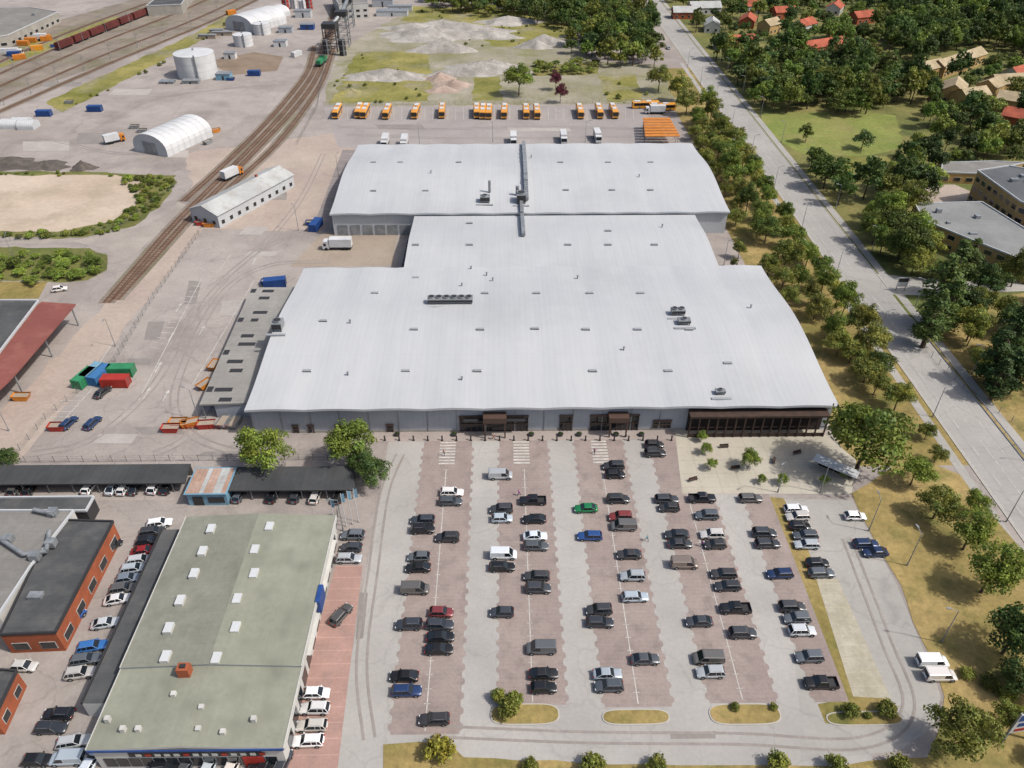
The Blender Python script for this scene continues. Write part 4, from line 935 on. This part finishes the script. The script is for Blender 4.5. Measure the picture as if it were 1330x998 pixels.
def truck(u,v,ang,cab=WHP,L=9,name='box_truck'):
    x,y=G(u,v,2); b=MB(); b.box(-L/2,L/2-2.2,-1.25,1.25,1.0,3.7,WHP); b.box(-L/2,L/2-2.2,-1.0,1.0,.6,.99,DARKM)
    for s_ in(-1,1): b.box(-L/2,L/2-2.2,s_*1.26-.02,s_*1.26+.02,1.0,1.2,METL)
    prof=[(L/2-2.0,.5),(L/2,.5),(L/2,1.4),(L/2-.25,2.9),(L/2-.7,3.0),(L/2-2.0,3.0)]
    n=len(prof); vs=[(a,-1.2,c) for a,c in prof]+[(a,1.2,c) for a,c in prof]
    b.mesh(vs,[(i,(i+1)%n,n+(i+1)%n,n+i) for i in range(n)]+[tuple(range(n))[::-1],tuple(range(n,2*n))],cab)
    b.mesh([(L/2+.02,-1.1,1.5),(L/2+.02,1.1,1.5),(L/2-.2,1.1,2.7),(L/2-.2,-1.1,2.7)],[(0,1,2,3)],GLS)
    for s_ in (-1,1):
        b.box(L/2-1.2,L/2-.4,s_*1.21-.02,s_*1.21+.02,1.5,2.4,GLS)
        for xw in (L/2-1.1,-L/2+1.6,-L/2+2.7): b.tube((xw,s_*.9,.5),(xw,s_*1.24,.5),.5,TYRE,14)
    put(b.data(name),name,(x,y,.05),R(ang))
truck(438,316,180); 
for (u,v,a) in ((500,183,-90),(667,180,-90),(732,178,-90),(776,176,-88),(525,184,-90),(851,142,180)): truck(u,v,a)
truck(148,179,40,ORG,8,'tank_lorry'); truck(301,224,60,ORG,9,'works_truck'); truck(55,48,10,ORG,9,'works_truck'); truck(18,67,10,WHP,9,'works_truck')
b=MB()
b.box(-6,6,-1.4,1.4,.9,1.3,DARKM); b.box(-5.8,.5,-1.1,1.1,1.3,3.2,GRN); b.box(.5,3,-1.4,1.4,1.3,4.1,GRN,DARKM); b.box(3,5.8,-1.1,1.1,1.3,2.8,GRN); b.box(.8,2.7,-1.43,1.43,2.6,3.6,GLS)
for xw in (-4,-2,2,4):
    for s_ in (-1,1): b.tube((xw,s_*.7,.5),(xw,s_*.9,.5),.5,BLK,12)
x,y=G(418,80,1.5); put(b.data('shunting_locomotive'),'shunting_locomotive',(x,y,.15),R(82))
# ------------------------------------------------------------ street furniture
def lamp_mesh():
    b=MB(); b.tube((0,0,0),(0,0,8.5),.11,METL,8,.06); b.tube((0,0,0),(0,0,.9),.15,METL,8); b.tube((0,0,8.4),(1.4,0,8.9),.05,METL,6); b.box(1.2,2.0,-.14,.14,8.85,8.98,METL); return b.data('lamp')
LM=lamp_mesh()
for Y in range(70,430,32): put(LM,'street_lamp',(97.4,Y,0),0); put(LM,'street_lamp',(114.2,Y+16,0),R(180))
for (u,v) in [(1178,735),(1128,690),(1222,835),(1065,640),(446,690),(258,545),(12,560),(150,450),(440,230),(545,190),(640,185),(760,185),(940,345),(1010,640),(20,340),(388,300)]:
    x,y=G(u,v); put(LM,'street_lamp',(x,y,0),random.uniform(0,6))
b=MB(); b.tube((0,0,0),(0,0,9),.08,WHP,8,.05); b.box(.05,.6,-.015,.015,6.6,8.8,TEAL); b.box(-.2,.2,-.2,.2,0,.2,CONC); FM=b.data('flagpole')
for (u,v) in ((437,690),(450,684),(458,681),(466,678)): x,y=G(u,v); put(FM,'flagpole',(x,y,0),random.uniform(-.5,.5))
b=MB(); b.tube((0,0,0),(0,0,.95),.13,DARKM,10); b.tube((0,0,.95),(0,0,1.02),.16,DARKM,10); b.tube((0,0,.0),(0,0,.1),.22,DARKM,10); BO=b.data('bollard')
for i in range(21):
    x,y=G(500+i*18.6,572.5); put(BO,'bollard',(x,y,.04),0,1.25)
b=MB(); b.tube((0,0,0),(0,0,.6),.5,DARKM,10,.65); 
PL=b.data('planter')
for u in (516,590,690,728,752,800,833):
    x,y=G(u,566); o=put(PL,'planter_pot',(x,y,.05)); put(random.choice(BUSH),'plant',(0,0,.4),0,.28,gcol(DKG),o)
x,y=G(1086,606,2.4); b=MB(); b.obox((0,0),9,2.6,2.4,2.55,0,WHP,WHP); b.obox((0,1.1),8.6,.08,.3,2.3,0,GLS)
for xx in (-4.2,0,4.2):
    for yy in (-1.1,1.15): b.box(xx-.06,xx+.06,yy-.06 if yy<0 else yy+.01,yy+.06 if yy<0 else yy+.1,0,2.4,METL)
b.box(-3.5,3.5,.4,.8,.45,.52,TIMB); b.box(-3.2,-3.1,.5,.7,0,.45,METL); b.box(3.1,3.2,.5,.7,0,.45,METL)
put(b.data('bus_shelter'),'bus_shelter',(x,y,.07),R(-38))
b=MB(); b.obox((0,0),2,.5,.42,.5,0,TIMB); b.box(-.9,-.8,-.2,.2,0,.42,CONC); b.box(.8,.9,-.2,.2,0,.42,CONC); b.box(-1,1,.2,.26,.55,.9,TIMB); BN=b.data('bench')
for (u,v) in ((940,582),(955,610),(1005,600),(1035,590),(900,625)): x,y=G(u,v); put(BN,'park_bench',(x,y,.075),random.uniform(0,3))
x,y=G(1300,965); b=MB(); b.box(-.15,.15,-.15,.15,0,8,METL); b.box(4.0,4.3,-.15,.15,0,8,METL); b.box(-.3,4.5,-.25,-.16,3.2,8.2,WHP); b.box(-.1,4.3,-.3,-.251,6.4,7.9,BLUE); b.box(.3,3.9,-.3,-.251,4.9,5.8,BLUE); b.box(.3,2.5,-.3,-.251,3.6,4.3,RED)
put(b.data('roadside_sign'),'roadside_sign',(x,y,0),R(8))
x,y=G(1163,378); b=MB(); b.box(-.1,.1,-.1,.1,0,4,METL); b.box(2.4,2.6,-.1,.1,0,4,METL); b.box(-.3,2.8,-.2,-.11,1.5,4.4,WHP); b.box(-.1,2.6,-.24,-.201,3,4.2,DARKM); put(b.data('advert_sign'),'advert_sign',(x,y,0),0)
FN=mat('fence_wire',C(120,124,122),fa=.05,rough=.6)
def fence(px,name='wire_fence',h=1.9,mesh=.5):
    pts=[G(*p) for p in px]; b=MB()
    for a,c in zip(pts[:-1],pts[1:]):
        L=math.dist(a,c);k=max(1,int(L/3))
        for i in range(k):
            t=i/k; x=a[0]+(c[0]-a[0])*t;y=a[1]+(c[1]-a[1])*t; b.box(x-.04,x+.04,y-.04,y+.04,0,h,FN)
        for zz in np.arange(.1,h+.01,mesh): b.tube((a[0],a[1],zz),(c[0],c[1],zz),.018,FN,4,cap=False)
    b.obj(name)
fence([(-60,602),(240,599),(500,597)]); fence([(15,600),(60,545),(150,470),(195,395),(262,300)]); fence([(420,137),(880,134)]); fence([(425,62),(412,140),(385,190)]); fence([(1330,560),(1250,505),(1200,455)]); fence([(442,640),(432,740)]); fence([(0,315),(150,300),(232,240)])
# people
def person(u,v,col,ph=0,rz=0):
    import bmesh
    bm=bmesh.new(); sk=bm.verts.layers.skin.verify()
    V={}
    def vx(n,co,r):
        q=bm.verts.new(co); q[sk].radius=(r,r*.85 if n in('chest','belly','pel') else r); V[n]=q
    s_=.28+.1*ph
    vx('pel',(0,0,.95),.15); V['pel'][sk].use_root=True
    vx('belly',(0,0,1.12),.14); vx('chest',(0,.0,1.36),.17); vx('neck',(0,0,1.52),.055); vx('head',(.02,0,1.64),.095); vx('crown',(.01,0,1.73),.08)
    for k_,sy in(('l',1),('r',-1)):
        vx('hip'+k_,(0,sy*.1,.88),.1); vx('kn'+k_,(sy*s_*.5+.04,sy*.11,.5),.065); vx('an'+k_,(sy*s_,sy*.11,.09),.045); vx('to'+k_,(sy*s_+.17,sy*.12,.05),.04)
        vx('sh'+k_,(0,sy*.19,1.43),.065); vx('el'+k_,(-sy*.12,sy*.25,1.15),.045); vx('wr'+k_,(-sy*.14+.1,sy*.26,.92),.032); vx('ha'+k_,(-sy*.14+.14,sy*.26,.82),.035)
    E=[('pel','belly'),('belly','chest'),('chest','neck'),('neck','head'),('head','crown')]
    for k_ in 'lr': E+=[('pel','hip'+k_),('hip'+k_,'kn'+k_),('kn'+k_,'an'+k_),('an'+k_,'to'+k_),('chest','sh'+k_),('sh'+k_,'el'+k_),('el'+k_,'wr'+k_),('wr'+k_,'ha'+k_)]
    for a,c in E: bm.edges.new((V[a],V[c]))
    me=bpy.data.meshes.new('person'); bm.to_mesh(me); bm.free()
    m=bpy.data.materials.get('person_mat')
    if not m:
        m=SKINM.copy(); m.name='person_mat'; nt=m.node_tree; tc=nt.nodes.new('ShaderNodeTexCoord'); sx=nt.nodes.new('ShaderNodeSeparateXYZ'); nt.links.new(tc.outputs['Object'],sx.inputs[0])
        oi=nt.nodes.new('ShaderNodeObjectInfo')
        rp=nt.nodes.new('ShaderNodeValToRGB'); rp.color_ramp.interpolation='CONSTANT'; e=rp.color_ramp.elements; e[0].color=(.02,.02,.02,1); e[0].position=0; e[1].position=.04; e[1].color=(.03,.035,.06,1)
        for p_,c_ in ((.5,(1,1,1,1)),(.79,(.5,.3,.2,1)),(.88,(.06,.04,.02,1))): q=e.new(p_); q.color=c_
        dv=nt.nodes.new('ShaderNodeMath'); dv.operation='DIVIDE'; dv.inputs[1].default_value=1.9; nt.links.new(sx.outputs[2],dv.inputs[0]); nt.links.new(dv.outputs[0],rp.inputs[0])
        gt=nt.nodes.new('ShaderNodeMath'); gt.operation='GREATER_THAN'; gt.inputs[1].default_value=.5; nt.links.new(dv.outputs[0],gt.inputs[0])
        lt=nt.nodes.new('ShaderNodeMath'); lt.operation='LESS_THAN'; lt.inputs[1].default_value=.79; nt.links.new(dv.outputs[0],lt.inputs[0])
        ml=nt.nodes.new('ShaderNodeMath'); ml.operation='MULTIPLY'; nt.links.new(gt.outputs[0],ml.inputs[0]); nt.links.new(lt.outputs[0],ml.inputs[1])
        mx=nt.nodes.new('ShaderNodeMix'); mx.data_type='RGBA'; nt.links.new(ml.outputs[0],mx.inputs[0]); nt.links.new(rp.outputs[0],mx.inputs[6]); nt.links.new(oi.outputs['Color'],mx.inputs[7])
        nt.links.new(mx.outputs[2],nt.nodes['Principled BSDF'].inputs['Base Color'])
    me.materials.append(m); x,y=G(u,v)
    o=put(me,'pedestrian',(x,y,.06),rz,1,col); o.modifiers.new('Skin','SKIN'); sb=o.modifiers.new('Sub','SUBSURF'); sb.levels=1; sb.render_levels=2
for (u,v,ph,rz) in [(577,592,1,1.4),(674,644,.6,.2),(840,703,1,2.0),(772,590,.8,1.2),(641,571,.4,3),(911,710,.5,.3),(812,568,.8,.1)]:
    person(u,v,(random.uniform(.05,.5),random.uniform(.05,.3),random.uniform(.05,.4),1),ph,rz)
# ------------------------------------------------------------ light, world, camera
az=math.atan2(-.30,.95)  # direction towards the sun in XY (from the right, slightly behind the drone)
el=R(52)
sd=Vector((math.cos(az)*math.cos(el),math.sin(az)*math.cos(el),math.sin(el)))
sun=bpy.data.lights.new('sun','SUN'); sun.energy=4.3; sun.angle=R(2.0); sun.color=(1,.95,.88)
so=bpy.data.objects.new('sun',sun); COL.objects.link(so); so.rotation_euler=(-sd).to_track_quat('-Z','Y').to_euler()
w=bpy.data.worlds.new('World'); scene.world=w; w.use_nodes=True; nt=w.node_tree
sky=nt.nodes.new('ShaderNodeTexSky'); sky.sky_type='NISHITA'; sky.sun_disc=False; sky.sun_elevation=el; sky.sun_rotation=math.pi/2-az; sky.air_density=1.0; sky.dust_density=4.5
nt.links.new(sky.outputs[0],nt.nodes['Background'].inputs[0]); nt.nodes['Background'].inputs[1].default_value=.15
cam=bpy.data.cameras.new('camera'); cam.sensor_fit='HORIZONTAL'; cam.sensor_width=36; cam.lens=1000/1330*36; cam.clip_end=9000; cam.clip_start=.5
co=bpy.data.objects.new('camera',cam); COL.objects.link(co); co.location=(0,0,HC); co.rotation_euler=(math.pi/2-PT,0,-YA); scene.camera=co
scene.view_settings.view_transform='Standard'; scene.view_settings.look='None'; scene.view_settings.exposure=0
